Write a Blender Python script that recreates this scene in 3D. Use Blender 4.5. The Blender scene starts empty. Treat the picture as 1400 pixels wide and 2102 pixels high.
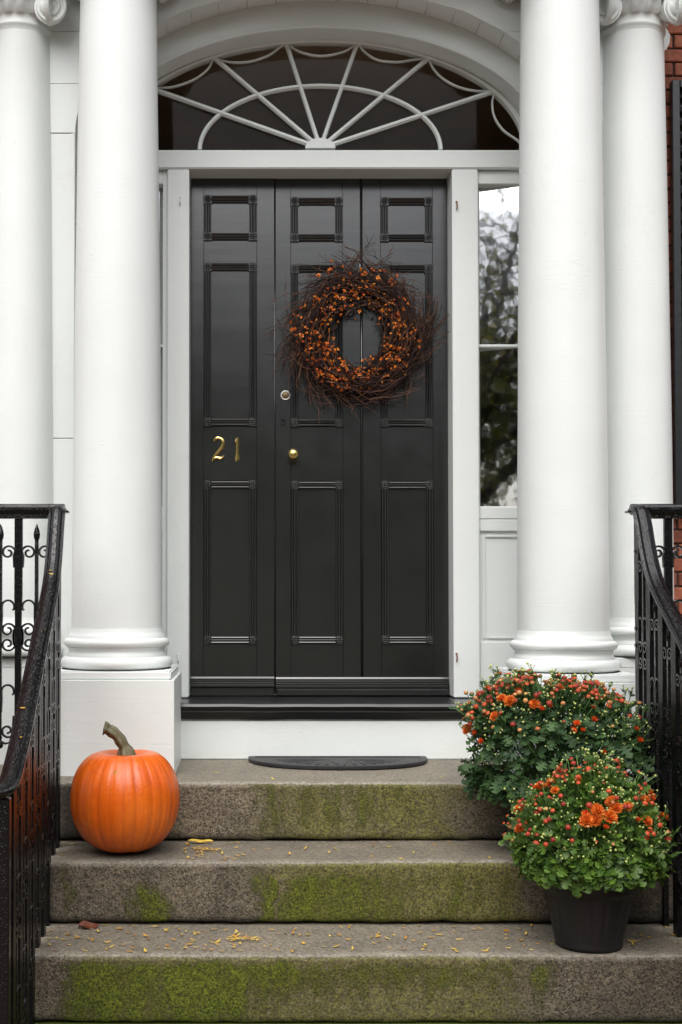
import bpy, bmesh, math, random
from math import sin, cos, pi, radians, sqrt, tan, atan
from mathutils import Vector, Matrix, Euler, noise

# ------------------------------------------------------------------ camera, sky, sun, exposure
SC = bpy.context.scene
COL = SC.collection
FPX, VX, VY, PITCH = 2517.0, 517.0, 1161.0, radians(1.3)      # measured from the photograph (1400 x 2102)
EYE_X, EYE_Y, EYE_Z = -0.284, -5.11, 1.239                    # door plane is y = 0, ground is z = 0
cam_d = bpy.data.cameras.new('camera')
cam_d.sensor_fit = 'HORIZONTAL'
cam_d.sensor_width = 36.0
cam_d.lens = FPX / 1400.0 * 36.0
cam_d.shift_x = (700.0 - VX) / 1400.0
cam_d.shift_y = (VY - 1051.0) / 1400.0
cam_d.clip_start = 0.05
cam_d.clip_end = 1000.0
cam = bpy.data.objects.new('camera', cam_d)
cam.location = (EYE_X, EYE_Y, EYE_Z)
cam.rotation_euler = (radians(90) + PITCH, 0, 0)
COL.objects.link(cam)
SC.camera = cam

SUN_EL, SUN_AZ = radians(57), radians(190)     # azimuth of the direction the light comes from (0 = +y, clockwise)
world = bpy.data.worlds.new('World')
SC.world = world
world.use_nodes = True
wn = world.node_tree
for n in list(wn.nodes):
    wn.nodes.remove(n)
sky = wn.nodes.new('ShaderNodeTexSky')
sky.sky_type = 'NISHITA'
sky.sun_disc = False
sky.sun_elevation = SUN_EL
sky.sun_rotation = SUN_AZ
sky.air_density = 1.0
sky.dust_density = 4.0
sky.ozone_density = 1.0
hs = wn.nodes.new('ShaderNodeHueSaturation')          # overcast: the sky loses its blue
hs.inputs['Saturation'].default_value = 0.42
bg = wn.nodes.new('ShaderNodeBackground')
bg.inputs['Strength'].default_value = 0.10
wo = wn.nodes.new('ShaderNodeOutputWorld')
wn.links.new(sky.outputs['Color'], hs.inputs['Color'])
wn.links.new(hs.outputs['Color'], bg.inputs['Color'])
wn.links.new(bg.outputs['Background'], wo.inputs['Surface'])

sun_d = bpy.data.lights.new('sun', 'SUN')
sun_d.energy = 1.5
sun_d.angle = radians(80)
sun_d.color = (1.0, 0.995, 0.98)
sun = bpy.data.objects.new('sun', sun_d)
COL.objects.link(sun)
sdir = Vector((sin(SUN_AZ) * cos(SUN_EL), cos(SUN_AZ) * cos(SUN_EL), sin(SUN_EL)))
sun.rotation_euler = sdir.to_track_quat('Z', 'Y').to_euler()

SC.view_settings.view_transform = 'Standard'
SC.view_settings.look = 'None'
SC.view_settings.gamma = 1.0
SC.view_settings.exposure = 0.97
SC.view_settings.use_curve_mapping = False
SC.cycles.max_bounces = 8
SC.cycles.diffuse_bounces = 4
SC.cycles.glossy_bounces = 4
SC.cycles.transparent_max_bounces = 12

R = random.Random(21)

# ------------------------------------------------------------------ measuring helpers
def at(px, py, D):
    """point of the real place at distance D (metres in front of the eye, along y) seen at photo pixel px, py"""
    r = (VY - py) / FPX
    Z = D * tan(PITCH + atan(r))
    c = D * cos(PITCH) + Z * sin(PITCH)
    X = (px - VX) / FPX * c
    return Vector((EYE_X + X, EYE_Y + D, EYE_Z + Z))
def ax(px, py, D): return at(px, py, D).x
def az(py, D): return at(700, py, D).z
def yD(D): return EYE_Y + D

# ------------------------------------------------------------------ material helpers
def newmat(name):
    m = bpy.data.materials.new(name)
    m.use_nodes = True
    nt = m.node_tree
    b = nt.nodes.get('Principled BSDF')
    return m, nt, b
def nd(nt, t, **kw):
    n = nt.nodes.new('ShaderNode' + t)
    for k, v in kw.items():
        if k.startswith('i_'):
            key = k[2:]
            key = int(key) if key.isdigit() else key.replace('_', ' ')
            n.inputs[key].default_value = v
        else:
            setattr(n, k, v)
    return n
def lk(nt, a, b): nt.links.new(a, b)
def coords(nt, scale=(1, 1, 1), world=False):
    mp = nd(nt, 'Mapping')
    mp.inputs['Scale'].default_value = scale
    if world:
        g = nd(nt, 'NewGeometry'); lk(nt, g.outputs['Position'], mp.inputs['Vector'])
    else:
        t = nd(nt, 'TexCoord'); lk(nt, t.outputs['Object'], mp.inputs['Vector'])
    return mp.outputs['Vector']
def noise_n(nt, vec, scale, detail=4, rough=0.55):
    n = nd(nt, 'TexNoise')
    n.inputs['Scale'].default_value = scale
    n.inputs['Detail'].default_value = detail
    n.inputs['Roughness'].default_value = rough
    lk(nt, vec, n.inputs['Vector'])
    return n.outputs['Fac']
def ramp(nt, fac, stops):
    r = nd(nt, 'ValToRGB')
    e = r.color_ramp.elements
    e[0].position, e[0].color = stops[0][0], (*stops[0][1], 1)
    e[1].position, e[1].color = stops[-1][0], (*stops[-1][1], 1)
    for p, c in stops[1:-1]:
        x = e.new(p); x.color = (*c, 1)
    lk(nt, fac, r.inputs['Fac'])
    return r.outputs['Color']
def mixc(nt, fac, a, b, blend='MIX'):
    m = nd(nt, 'Mix', data_type='RGBA', blend_type=blend)
    for sock, v in ((0, fac), (6, a), (7, b)):
        if hasattr(v, 'links'): lk(nt, v, m.inputs[sock])
        elif sock == 0: m.inputs[0].default_value = v
        else: m.inputs[sock].default_value = (*v, 1)
    return m.outputs[2]
def mathn(nt, op, a, b=None, clamp=False):
    m = nd(nt, 'Math', operation=op, use_clamp=clamp)
    for i, v in ((0, a), (1, b)):
        if v is None: continue
        if hasattr(v, 'links'): lk(nt, v, m.inputs[i])
        else: m.inputs[i].default_value = v
    return m.outputs[0]
def bump(nt, b, height, strength=0.3, dist=0.002, prev=None):
    n = nd(nt, 'Bump')
    n.inputs['Strength'].default_value = strength
    n.inputs['Distance'].default_value = dist
    lk(nt, height, n.inputs['Height'])
    if prev is not None: lk(nt, prev, n.inputs['Normal'])
    lk(nt, n.outputs['Normal'], b.inputs['Normal'])
    return n.outputs['Normal']

def mat_white(name, streak, base=(0.775, 0.805, 0.782), drip=0.0):
    m, nt, b = newmat(name)
    v = coords(nt, streak, world=True)
    vw = coords(nt, (1, 1, 1), world=True)
    big = noise_n(nt, vw, 2.2, 5)
    fine = noise_n(nt, v, 6.0, 6, 0.6)
    dirt = noise_n(nt, vw, 45, 6, 0.7)
    c = ramp(nt, big, [(0.25, tuple(x * 0.945 for x in base)), (0.7, base)])
    c2 = mixc(nt, ramp(nt, dirt, [(0.60, (0, 0, 0)), (0.80, (0.22, 0.22, 0.22))]), c, (0.60, 0.59, 0.55))
    sp = noise_n(nt, vw, 190, 2, 0.5)
    c3 = mixc(nt, ramp(nt, sp, [(0.735, (0, 0, 0)), (0.76, (0.55, 0.55, 0.55))]), c2, (0.34, 0.32, 0.29))
    lk(nt, c3, b.inputs['Base Color'])
    b.inputs['Roughness'].default_value = 0.42
    b.inputs['Specular IOR Level'].default_value = 0.4
    brush = mathn(nt, 'MULTIPLY', fine, ramp(nt, noise_n(nt, vw, 4.5, 4), [(0.40, (0.12, 0.12, 0.12)), (0.66, (1, 1, 1))]))
    n1 = bump(nt, b, brush, 0.42, 0.0024)
    chip = nd(nt, 'TexVoronoi', feature='DISTANCE_TO_EDGE')
    chip.inputs['Scale'].default_value = 5.5
    wv = nd(nt, 'Vectormath' if False else 'VectorMath', operation='ADD')
    nz = nd(nt, 'TexNoise'); nz.inputs['Scale'].default_value = 5; nz.inputs['Detail'].default_value = 6
    lk(nt, vw, nz.inputs['Vector']); lk(nt, vw, wv.inputs[0]); lk(nt, nz.outputs['Color'], wv.inputs[1])
    lk(nt, wv.outputs[0], chip.inputs['Vector'])
    gate = ramp(nt, noise_n(nt, vw, 3.0, 3), [(0.52, (0, 0, 0)), (0.62, (1, 1, 1))])
    crack = ramp(nt, chip.outputs['Distance'], [(0.0, (1, 1, 1)), (0.02, (0, 0, 0))])
    ch = mathn(nt, 'MULTIPLY', crack, gate)
    n2 = bump(nt, b, ch, 0.4, 0.002, n1)
    bump(nt, b, dirt, 0.12, 0.003, n2)
    return m
M = {}
M['white_col'] = mat_white('white_column_paint', (1.2, 1.2, 22))
M['white'] = mat_white('white_board_paint', (14, 14, 1.4))
M['white_h'] = mat_white('white_board_paint_horizontal', (1.4, 14, 14))

def mat_simple(name, col, rough=0.5, metal=0.0, spec=0.5, var=0.0, vscale=30, bstr=0.0, bscale=60, bdist=0.002, island=0.0):
    m, nt, b = newmat(name)
    v = coords(nt, (1, 1, 1), world=True)
    if var or island:
        if island:
            g = nd(nt, 'NewGeometry'); f = g.outputs['Random Per Island']
        else:
            f = noise_n(nt, v, vscale, 4)
        a = island or var
        c = ramp(nt, f, [(0.2 if not island else 0.0, tuple(x * (1 - a) for x in col)), (0.8 if not island else 1.0, tuple(min(1, x * (1 + a)) for x in col))])
        lk(nt, c, b.inputs['Base Color'])
    else:
        b.inputs['Base Color'].default_value = (*col, 1)
    b.inputs['Roughness'].default_value = rough
    b.inputs['Metallic'].default_value = metal
    b.inputs['Specular IOR Level'].default_value = spec
    if bstr:
        bump(nt, b, noise_n(nt, v, bscale, 4), bstr, bdist)
    return m

def mat_door():
    m, nt, b = newmat('black_door_paint')
    v = coords(nt, (9, 9, 1.1), world=True)
    vh = coords(nt, (1.1, 9, 9), world=True)
    vw = coords(nt, (1, 1, 1), world=True)
    big = noise_n(nt, vw, 3.5, 5)
    c = ramp(nt, big, [(0.3, (0.0065, 0.0072, 0.0068)), (0.7, (0.0095, 0.0104, 0.0098))])
    dust = ramp(nt, noise_n(nt, vh, 3.0, 6, 0.7), [(0.56, (0, 0, 0)), (0.85, (0.16, 0.16, 0.16))])
    c = mixc(nt, dust, c, (0.022, 0.023, 0.022))
    lk(nt, c, b.inputs['Base Color'])
    rr = ramp(nt, noise_n(nt, vw, 6, 5, 0.6), [(0.3, (0.20, 0.20, 0.20)), (0.72, (0.26, 0.26, 0.26))])
    lk(nt, rr, b.inputs['Roughness'])
    b.inputs['Specular IOR Level'].default_value = 0.95
    n1 = bump(nt, b, noise_n(nt, v, 5, 4, 0.5), 0.10, 0.0014)
    n2 = bump(nt, b, noise_n(nt, vh, 2.2, 4, 0.5), 0.14, 0.0022, n1)
    return m
M['door'] = mat_door()
M['door_sill'] = mat_simple('black_sill_paint', (0.007, 0.007, 0.0075), 0.28, 0, 0.55, bstr=0.25, bscale=16, bdist=0.003)

def mat_iron(name='wet_black_iron', rough=0.21, lump=0.35, spec=0.42):
    m, nt, b = newmat(name)
    vw = coords(nt, (1, 1, 1), world=True)
    n = noise_n(nt, vw, 28, 5)
    rust = ramp(nt, noise_n(nt, vw, 9, 5, 0.65), [(0.64, (0, 0, 0)), (0.72, (1, 1, 1))])
    c = mixc(nt, rust, (0.0035, 0.0036, 0.004), (0.014, 0.006, 0.004))
    lk(nt, c, b.inputs['Base Color'])
    b.inputs['Roughness'].default_value = rough
    b.inputs['Specular IOR Level'].default_value = spec
    n1 = bump(nt, b, n, lump, 0.003)
    vo = nd(nt, 'TexVoronoi'); vo.inputs['Scale'].default_value = 150
    lk(nt, vw, vo.inputs['Vector'])
    drop = ramp(nt, vo.outputs['Distance'], [(0.10, (1, 1, 1)), (0.45, (0, 0, 0))])
    bump(nt, b, drop, 0.5, 0.0022, n1)
    return m
M['iron'] = mat_iron()
M['iron_bar'] = mat_iron('painted_iron_bar', 0.30, 0.8, 0.16)

def mat_granite(name, dark=1.0):
    m, nt, b = newmat(name)
    vw = coords(nt, (1, 1, 1), world=True)
    vo = nd(nt, 'TexVoronoi'); vo.inputs['Scale'].default_value = 215
    lk(nt, vw, vo.inputs['Vector'])
    sep = nd(nt, 'SeparateColor'); lk(nt, vo.outputs['Color'], sep.inputs['Color'])
    k = dark
    grain = ramp(nt, sep.outputs['Red'], [(0.0, (0.016, 0.015, 0.014)), (0.26, (0.035, 0.032, 0.029)),
                                          (0.42, (0.20, 0.168, 0.125)), (0.8, (0.31, 0.26, 0.197)), (1.0, (0.42, 0.375, 0.31))])
    fine = noise_n(nt, vw, 170, 5, 0.75)
    g2 = mixc(nt, 0.45, grain, ramp(nt, fine, [(0.40, (0.030, 0.027, 0.024)), (0.56, (0.26, 0.22, 0.165)), (0.7, (0.42, 0.365, 0.29))]))
    big = noise_n(nt, vw, 6.0, 6, 0.65)
    g3 = mixc(nt, 1.0, g2, ramp(nt, big, [(0.30, (0.46, 0.43, 0.40)), (0.66, (1.0, 0.94, 0.84))]), 'MULTIPLY')
    # darkening held in an attribute: wet edges and broad darker patches
    at_d = nd(nt, 'Attribute', attribute_name='darken')
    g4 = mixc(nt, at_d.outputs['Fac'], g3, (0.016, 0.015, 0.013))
    at_t = nd(nt, 'Attribute', attribute_name='silt')
    silt = mathn(nt, 'MULTIPLY', at_t.outputs['Fac'], ramp(nt, noise_n(nt, vw, 95, 6, 0.75), [(0.36, (0.12, 0.12, 0.12)), (0.64, (1, 1, 1))]), True)
    g4 = mixc(nt, silt, g4, (0.40, 0.37, 0.305))
    at_m = nd(nt, 'Attribute', attribute_name='moss')
    at_o = nd(nt, 'Attribute', attribute_name='olive')
    mv = coords(nt, (1, 1, 0.35), world=True)
    mn = noise_n(nt, mv, 26, 8, 0.75)
    mn2 = noise_n(nt, vw, 130, 4, 0.7)
    mf = mathn(nt, 'ADD', at_m.outputs['Fac'], mathn(nt, 'ADD', mathn(nt, 'MULTIPLY', mathn(nt, 'SUBTRACT', mn, 0.5), 1.9), mathn(nt, 'MULTIPLY', mathn(nt, 'SUBTRACT', mn2, 0.5), 0.9)))
    mask = ramp(nt, mf, [(0.36, (0, 0, 0)), (0.95, (0.92, 0.92, 0.92))])
    mcol = ramp(nt, noise_n(nt, vw, 150, 5, 0.75), [(0.36, (0.012, 0.020, 0.002)), (0.52, (0.155, 0.185, 0.011)), (0.66, (0.34, 0.37, 0.03))])
    ocol = ramp(nt, noise_n(nt, vw, 140, 5, 0.75), [(0.38, (0.022, 0.021, 0.005)), (0.64, (0.24, 0.22, 0.045))])
    of = mathn(nt, 'ADD', at_o.outputs['Fac'], mathn(nt, 'MULTIPLY', mathn(nt, 'SUBTRACT', noise_n(nt, vw, 45, 7, 0.75), 0.5), 1.6))
    omask = ramp(nt, of, [(0.30, (0, 0, 0)), (1.0, (0.85, 0.85, 0.85))])
    g5 = mixc(nt, omask, g4, ocol)
    g6 = mixc(nt, mask, g5, mcol)
    lk(nt, g6, b.inputs['Base Color'])
    b.inputs['Roughness'].default_value = 0.62
    b.inputs['Specular IOR Level'].default_value = 0.35
    n1 = bump(nt, b, fine, 0.8, 0.004)
    n2 = bump(nt, b, noise_n(nt, vw, 60, 5, 0.65), 0.8, 0.007, n1)
    bump(nt, b, mathn(nt, 'MULTIPLY', mask, mathn(nt, 'ADD', noise_n(nt, vw, 240, 4, 0.75), 0.5)), 1.0, 0.007, n2)
    return m
M['granite'] = mat_granite('mossy_wet_granite')

def mat_pumpkin():
    m, nt, b = newmat('pumpkin_skin')
    v = coords(nt)
    big = noise_n(nt, v, 7, 5)
    c = ramp(nt, big, [(0.25, (0.60, 0.092, 0.004)), (0.75, (0.76, 0.135, 0.006))])
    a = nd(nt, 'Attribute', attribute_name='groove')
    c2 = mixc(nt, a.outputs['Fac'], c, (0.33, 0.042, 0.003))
    c2 = mixc(nt, ramp(nt, noise_n(nt, coords(nt, (1, 1, .6)), 16, 7, 0.7), [(0.50, (0, 0, 0)), (0.72, (0.65, 0.65, 0.65))]), c2, (0.48, 0.055, 0.003))
    c2 = mixc(nt, ramp(nt, noise_n(nt, coords(nt, (1, 1, .8)), 3.4, 4, 0.6), [(0.48, (0, 0, 0)), (0.70, (0.55, 0.55, 0.55))]), c2, (0.80, 0.21, 0.018))
    sp = ramp(nt, noise_n(nt, v, 120, 2), [(0.66, (0, 0, 0)), (0.76, (0.6, 0.6, 0.6))])
    c3 = mixc(nt, sp, c2, (0.85, 0.42, 0.14))
    lk(nt, c3, b.inputs['Base Color'])
    b.inputs['Roughness'].default_value = 0.30
    b.inputs['Specular IOR Level'].default_value = 0.5
    b.inputs['Subsurface Weight'].default_value = 0.03
    b.inputs['Subsurface Radius'].default_value = (0.02, 0.008, 0.002)
    n1 = bump(nt, b, noise_n(nt, v, 24, 5), 0.30, 0.006)
    vs = coords(nt, (40, 40, 4))
    n2 = bump(nt, b, noise_n(nt, vs, 2.5, 4), 0.12, 0.002, n1)
    vo = nd(nt, 'TexVoronoi'); vo.inputs['Scale'].default_value = 75
    lk(nt, v, vo.inputs['Vector'])
    bump(nt, b, ramp(nt, vo.outputs['Distance'], [(0.07, (1, 1, 1)), (0.17, (0, 0, 0))]), 0.5, 0.0022, n2)
    return m
M['pumpkin'] = mat_pumpkin()
def mat_stem():
    m, nt, b = newmat('pumpkin_stem')
    v = coords(nt, (60, 60, 9))
    c = ramp(nt, noise_n(nt, v, 1.5, 5, 0.6), [(0.3, (0.045, 0.05, 0.026)), (0.5, (0.13, 0.12, 0.065)), (0.75, (0.24, 0.215, 0.13))])
    lk(nt, c, b.inputs['Base Color'])
    b.inputs['Roughness'].default_value = 0.75
    bump(nt, b, noise_n(nt, v, 2, 5), 0.5, 0.004)
    return m
M['stem'] = mat_stem()

def mat_leaf(name, c0, c1, trans=0.25, rough=0.42):
    m, nt, b = newmat(name)
    g = nd(nt, 'NewGeometry')
    oi = nd(nt, 'ObjectInfo')
    f = mathn(nt, 'FRACT', mathn(nt, 'ADD', g.outputs['Random Per Island'], oi.outputs['Random']))
    c = ramp(nt, f, [(0.0, c0), (1.0, c1)])
    v = coords(nt, (1, 1, 1), world=True)
    c2 = mixc(nt, 1.0, c, ramp(nt, noise_n(nt, v, 90, 3), [(0.3, (0.7, 0.7, 0.7)), (0.7, (1.15, 1.15, 1.15))]), 'MULTIPLY')
    lk(nt, c2, b.inputs['Base Color'])
    b.inputs['Roughness'].default_value = rough
    b.inputs['Specular IOR Level'].default_value = 0.45
    tr = nd(nt, 'BsdfTranslucent'); lk(nt, c2, tr.inputs['Color'])
    mx = nd(nt, 'MixShader'); mx.inputs[0].default_value = trans
    out = nt.nodes.get('Material Output')
    lk(nt, b.outputs[0], mx.inputs[1]); lk(nt, tr.outputs[0], mx.inputs[2]); lk(nt, mx.outputs[0], out.inputs['Surface'])
    return m
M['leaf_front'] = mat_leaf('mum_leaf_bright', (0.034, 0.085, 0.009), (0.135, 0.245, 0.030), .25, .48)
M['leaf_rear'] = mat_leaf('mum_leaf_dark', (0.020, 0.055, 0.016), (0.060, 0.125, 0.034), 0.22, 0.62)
M['stem_green'] = mat_simple('green_stem', (0.09, 0.17, 0.045), 0.5, island=0.4)
M['petal'] = mat_leaf('orange_petal', (0.66, 0.075, 0.008), (0.92, 0.33, 0.05), 0.15, 0.5)
M['petal_deep'] = mat_leaf('deep_orange_petal', (0.66, 0.07, 0.015), (0.84, 0.15, 0.02), 0.2, 0.5)
M['bud_red'] = mat_leaf('red_bud', (0.24, 0.012, 0.008), (0.58, 0.085, 0.022), 0.08, 0.55)
M['bud_tan'] = mat_leaf('tan_bud', (0.42, 0.10, 0.035), (0.58, 0.30, 0.10), 0.08, 0.45)
M['bud_tiny'] = mat_simple('pale_green_bud', (0.36, 0.40, 0.12), 0.5, island=0.35)
M['yellow_leaf'] = mat_leaf('yellow_leaflet', (0.55, 0.24, 0.015), (0.85, 0.62, 0.10), 0.2, 0.45)
M['brown_leaf'] = mat_leaf('brown_leaf', (0.11, 0.026, 0.012), (0.20, 0.05, 0.018), 0.15, 0.5)
def mat_pot():
    m, nt, b = newmat('black_plastic_pot')
    v = coords(nt, (1, 1, 1), world=True)
    b.inputs['Base Color'].default_value = (0.011, 0.011, 0.012, 1)
    rr = ramp(nt, noise_n(nt, v, 60, 5), [(0.3, (0.36, 0.36, 0.36)), (0.7, (0.55, 0.55, 0.55))])
    lk(nt, rr, b.inputs['Roughness'])
    b.inputs['Specular IOR Level'].default_value = 0.4
    bump(nt, b, noise_n(nt, v, 180, 4), 0.15, 0.002)
    return m
M['pot'] = mat_pot()
M['soil'] = mat_simple('potting_soil', (0.03, 0.02, 0.014), 0.9, var=0.5, vscale=120, bstr=0.6, bscale=120, bdist=0.01)
M['rubber'] = mat_simple('rubber_mat', (0.020, 0.0195, 0.021), 0.5, 0, 0.4, var=0.4, vscale=25, bstr=0.5, bscale=120, bdist=0.003)
M['brass'] = mat_simple('polished_brass', (0.80, 0.60, 0.22), 0.24, 1.0, 0.5, var=0.12, vscale=60, bstr=0.1, bscale=90)
M['chrome'] = mat_simple('lock_ring', (0.82, 0.81, 0.78), 0.3, 0.6)
M['lock_core'] = mat_simple('lock_core', (0.16, 0.115, 0.06), 0.4, 0.8)
M['rust'] = mat_simple('rusty_iron', (0.20, 0.085, 0.045), 0.8, 0, 0.3, var=0.5, vscale=150)
M['twig'] = mat_simple('dark_twig', (0.030, 0.0135, 0.010), 0.7, 0, 0.3, island=0.55)
M['twig_light'] = mat_simple('brown_twig', (0.12, 0.056, 0.032), 0.65, 0, 0.3, island=0.4)
M['berry_husk'] = mat_leaf('berry_husk', (0.62, 0.12, 0.008), (0.90, 0.34, 0.02), 0.1, 0.5)
M['berry'] = mat_simple('berry_core', (0.55, 0.07, 0.01), 0.35)
M['shutter'] = mat_simple('black_shutter_paint', (0.016, 0.018, 0.020), 0.35, 0, 0.5, bstr=0.3, bscale=20, bdist=0.003)
def mat_brick():
    m, nt, b = newmat('red_brick')
    v = coords(nt, (1, 1, 1), world=True)
    oi = nd(nt, 'ObjectInfo')
    c = ramp(nt, oi.outputs['Random'], [(0.0, (0.19, 0.055, 0.03)), (0.5, (0.30, 0.085, 0.045)), (1.0, (0.38, 0.12, 0.06))])
    c2 = mixc(nt, 1.0, c, ramp(nt, noise_n(nt, v, 38, 5, 0.65), [(0.3, (0.6, 0.6, 0.6)), (0.7, (1.15, 1.15, 1.15))]), 'MULTIPLY')
    sp = ramp(nt, noise_n(nt, v, 75, 2), [(0.72, (0, 0, 0)), (0.75, (0.8, 0.8, 0.8))])
    lk(nt, mixc(nt, sp, c2, (0.6, 0.57, 0.53)), b.inputs['Base Color'])
    b.inputs['Roughness'].default_value = 0.8
    bump(nt, b, noise_n(nt, v, 110, 5, 0.7), 0.5, 0.004)
    return m
M['brick'] = mat_brick()
M['mortar'] = mat_simple('dark_mortar', (0.055, 0.045, 0.038), 0.95, 0, 0.2, var=0.4, vscale=80, bstr=0.5, bscale=150, bdist=0.004)
def mat_brick_far():
    m, nt, b = newmat('brick_coursing')
    v = coords(nt, (1, 1, 1), world=True)
    sx = nd(nt, 'SeparateXYZ'); lk(nt, v, sx.inputs[0])
    cx = nd(nt, 'CombineXYZ'); lk(nt, sx.outputs['X'], cx.inputs[0]); lk(nt, sx.outputs['Z'], cx.inputs[1])
    bt = nd(nt, 'TexBrick')
    bt.inputs['Scale'].default_value = 1.0
    bt.inputs['Brick Width'].default_value = 0.205
    bt.inputs['Row Height'].default_value = 0.0565
    bt.inputs['Mortar Size'].default_value = 0.006
    bt.inputs['Color1'].default_value = (0.24, 0.065, 0.034, 1)
    bt.inputs['Color2'].default_value = (0.15, 0.042, 0.024, 1)
    bt.inputs['Mortar'].default_value = (0.055, 0.045, 0.038, 1)
    lk(nt, cx.outputs[0], bt.inputs['Vector'])
    lk(nt, bt.outputs['Color'], b.inputs['Base Color'])
    b.inputs['Roughness'].default_value = 0.85
    bump(nt, b, bt.outputs['Fac'], -0.5, 0.006)
    return m
M['brick_far'] = mat_brick_far()
def mat_glass(name, refl, tint=(0.92, 0.93, 0.92), wav=0.06, ior=1.45):
    m, nt, b = newmat(name)
    nt.nodes.remove(b)
    out = nt.nodes.get('Material Output')
    v = coords(nt, (1, 1, 1), world=True)
    bm = nd(nt, 'Bump'); bm.inputs['Strength'].default_value = wav; bm.inputs['Distance'].default_value = 0.004
    lk(nt, noise_n(nt, v, 9, 2), bm.inputs['Height'])
    gl = nd(nt, 'BsdfGlossy'); gl.inputs['Roughness'].default_value = 0.028
    gl.inputs['Color'].default_value = (0.95, 0.96, 0.96, 1)
    lk(nt, bm.outputs[0], gl.inputs['Normal'])
    tr = nd(nt, 'BsdfTransparent'); tr.inputs['Color'].default_value = (*tint, 1)
    mx = nd(nt, 'MixShader'); 
    fr = nd(nt, 'Fresnel'); fr.inputs['IOR'].default_value = ior
    lk(nt, mathn(nt, 'ADD', fr.outputs[0], refl, True), mx.inputs[0])
    lk(nt, tr.outputs[0], mx.inputs[1]); lk(nt, gl.outputs[0], mx.inputs[2]); lk(nt, mx.outputs[0], out.inputs['Surface'])
    return m
M['glass_fan'] = mat_glass('old_window_glass', 0.0, ior=1.16)
M['glass_side'] = mat_glass('coated_window_glass', 0.58, (0.5, 0.5, 0.5), 0.055)
M['hall'] = mat_simple('dim_hall_wall', (0.72, 0.52, 0.34), 0.8, var=0.15, vscale=3)
M['hall_white'] = mat_simple('hall_trim', (0.5, 0.45, 0.38), 0.6)
M['bark'] = mat_simple('dark_bark', (0.045, 0.036, 0.028), 0.9, var=0.4, vscale=14, bstr=0.8, bscale=18, bdist=0.03)
M['tree_leaf'] = mat_leaf('locust_leaf', (0.055, 0.085, 0.016), (0.19, 0.17, 0.03), 0.35, 0.5)
def mat_pavers():
    m, nt, b = newmat('brick_pavers')
    v = coords(nt, (1, 1, 1), world=True)
    bt = nd(nt, 'TexBrick')
    bt.inputs['Scale'].default_value = 1.0
    bt.inputs['Brick Width'].default_value = 0.2
    bt.inputs['Row Height'].default_value = 0.1
    bt.inputs['Mortar Size'].default_value = 0.005
    bt.inputs['Color1'].default_value = (0.17, 0.065, 0.04, 1)
    bt.inputs['Color2'].default_value = (0.11, 0.05, 0.035, 1)
    bt.inputs['Mortar'].default_value = (0.045, 0.05, 0.025, 1)
    lk(nt, v, bt.inputs['Vector'])
    at_m = nd(nt, 'Attribute', attribute_name='moss')
    mcol = ramp(nt, noise_n(nt, v, 150, 4, 0.7), [(0.3, (0.02, 0.034, 0.004)), (0.7, (0.10, 0.15, 0.014))])
    lk(nt, mixc(nt, at_m.outputs['Fac'], bt.outputs['Color'], mcol), b.inputs['Base Color'])
    b.inputs['Roughness'].default_value = 0.7
    bump(nt, b, bt.outputs['Fac'], -0.6, 0.006)
    return m
M['pavers'] = mat_pavers()
M['asphalt'] = mat_simple('asphalt', (0.05, 0.05, 0.052), 0.8, var=0.3, vscale=60, bstr=0.4, bscale=200, bdist=0.005)
M['lawn'] = mat_simple('park_grass', (0.06, 0.09, 0.025), 0.9, var=0.4, vscale=3)

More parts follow.
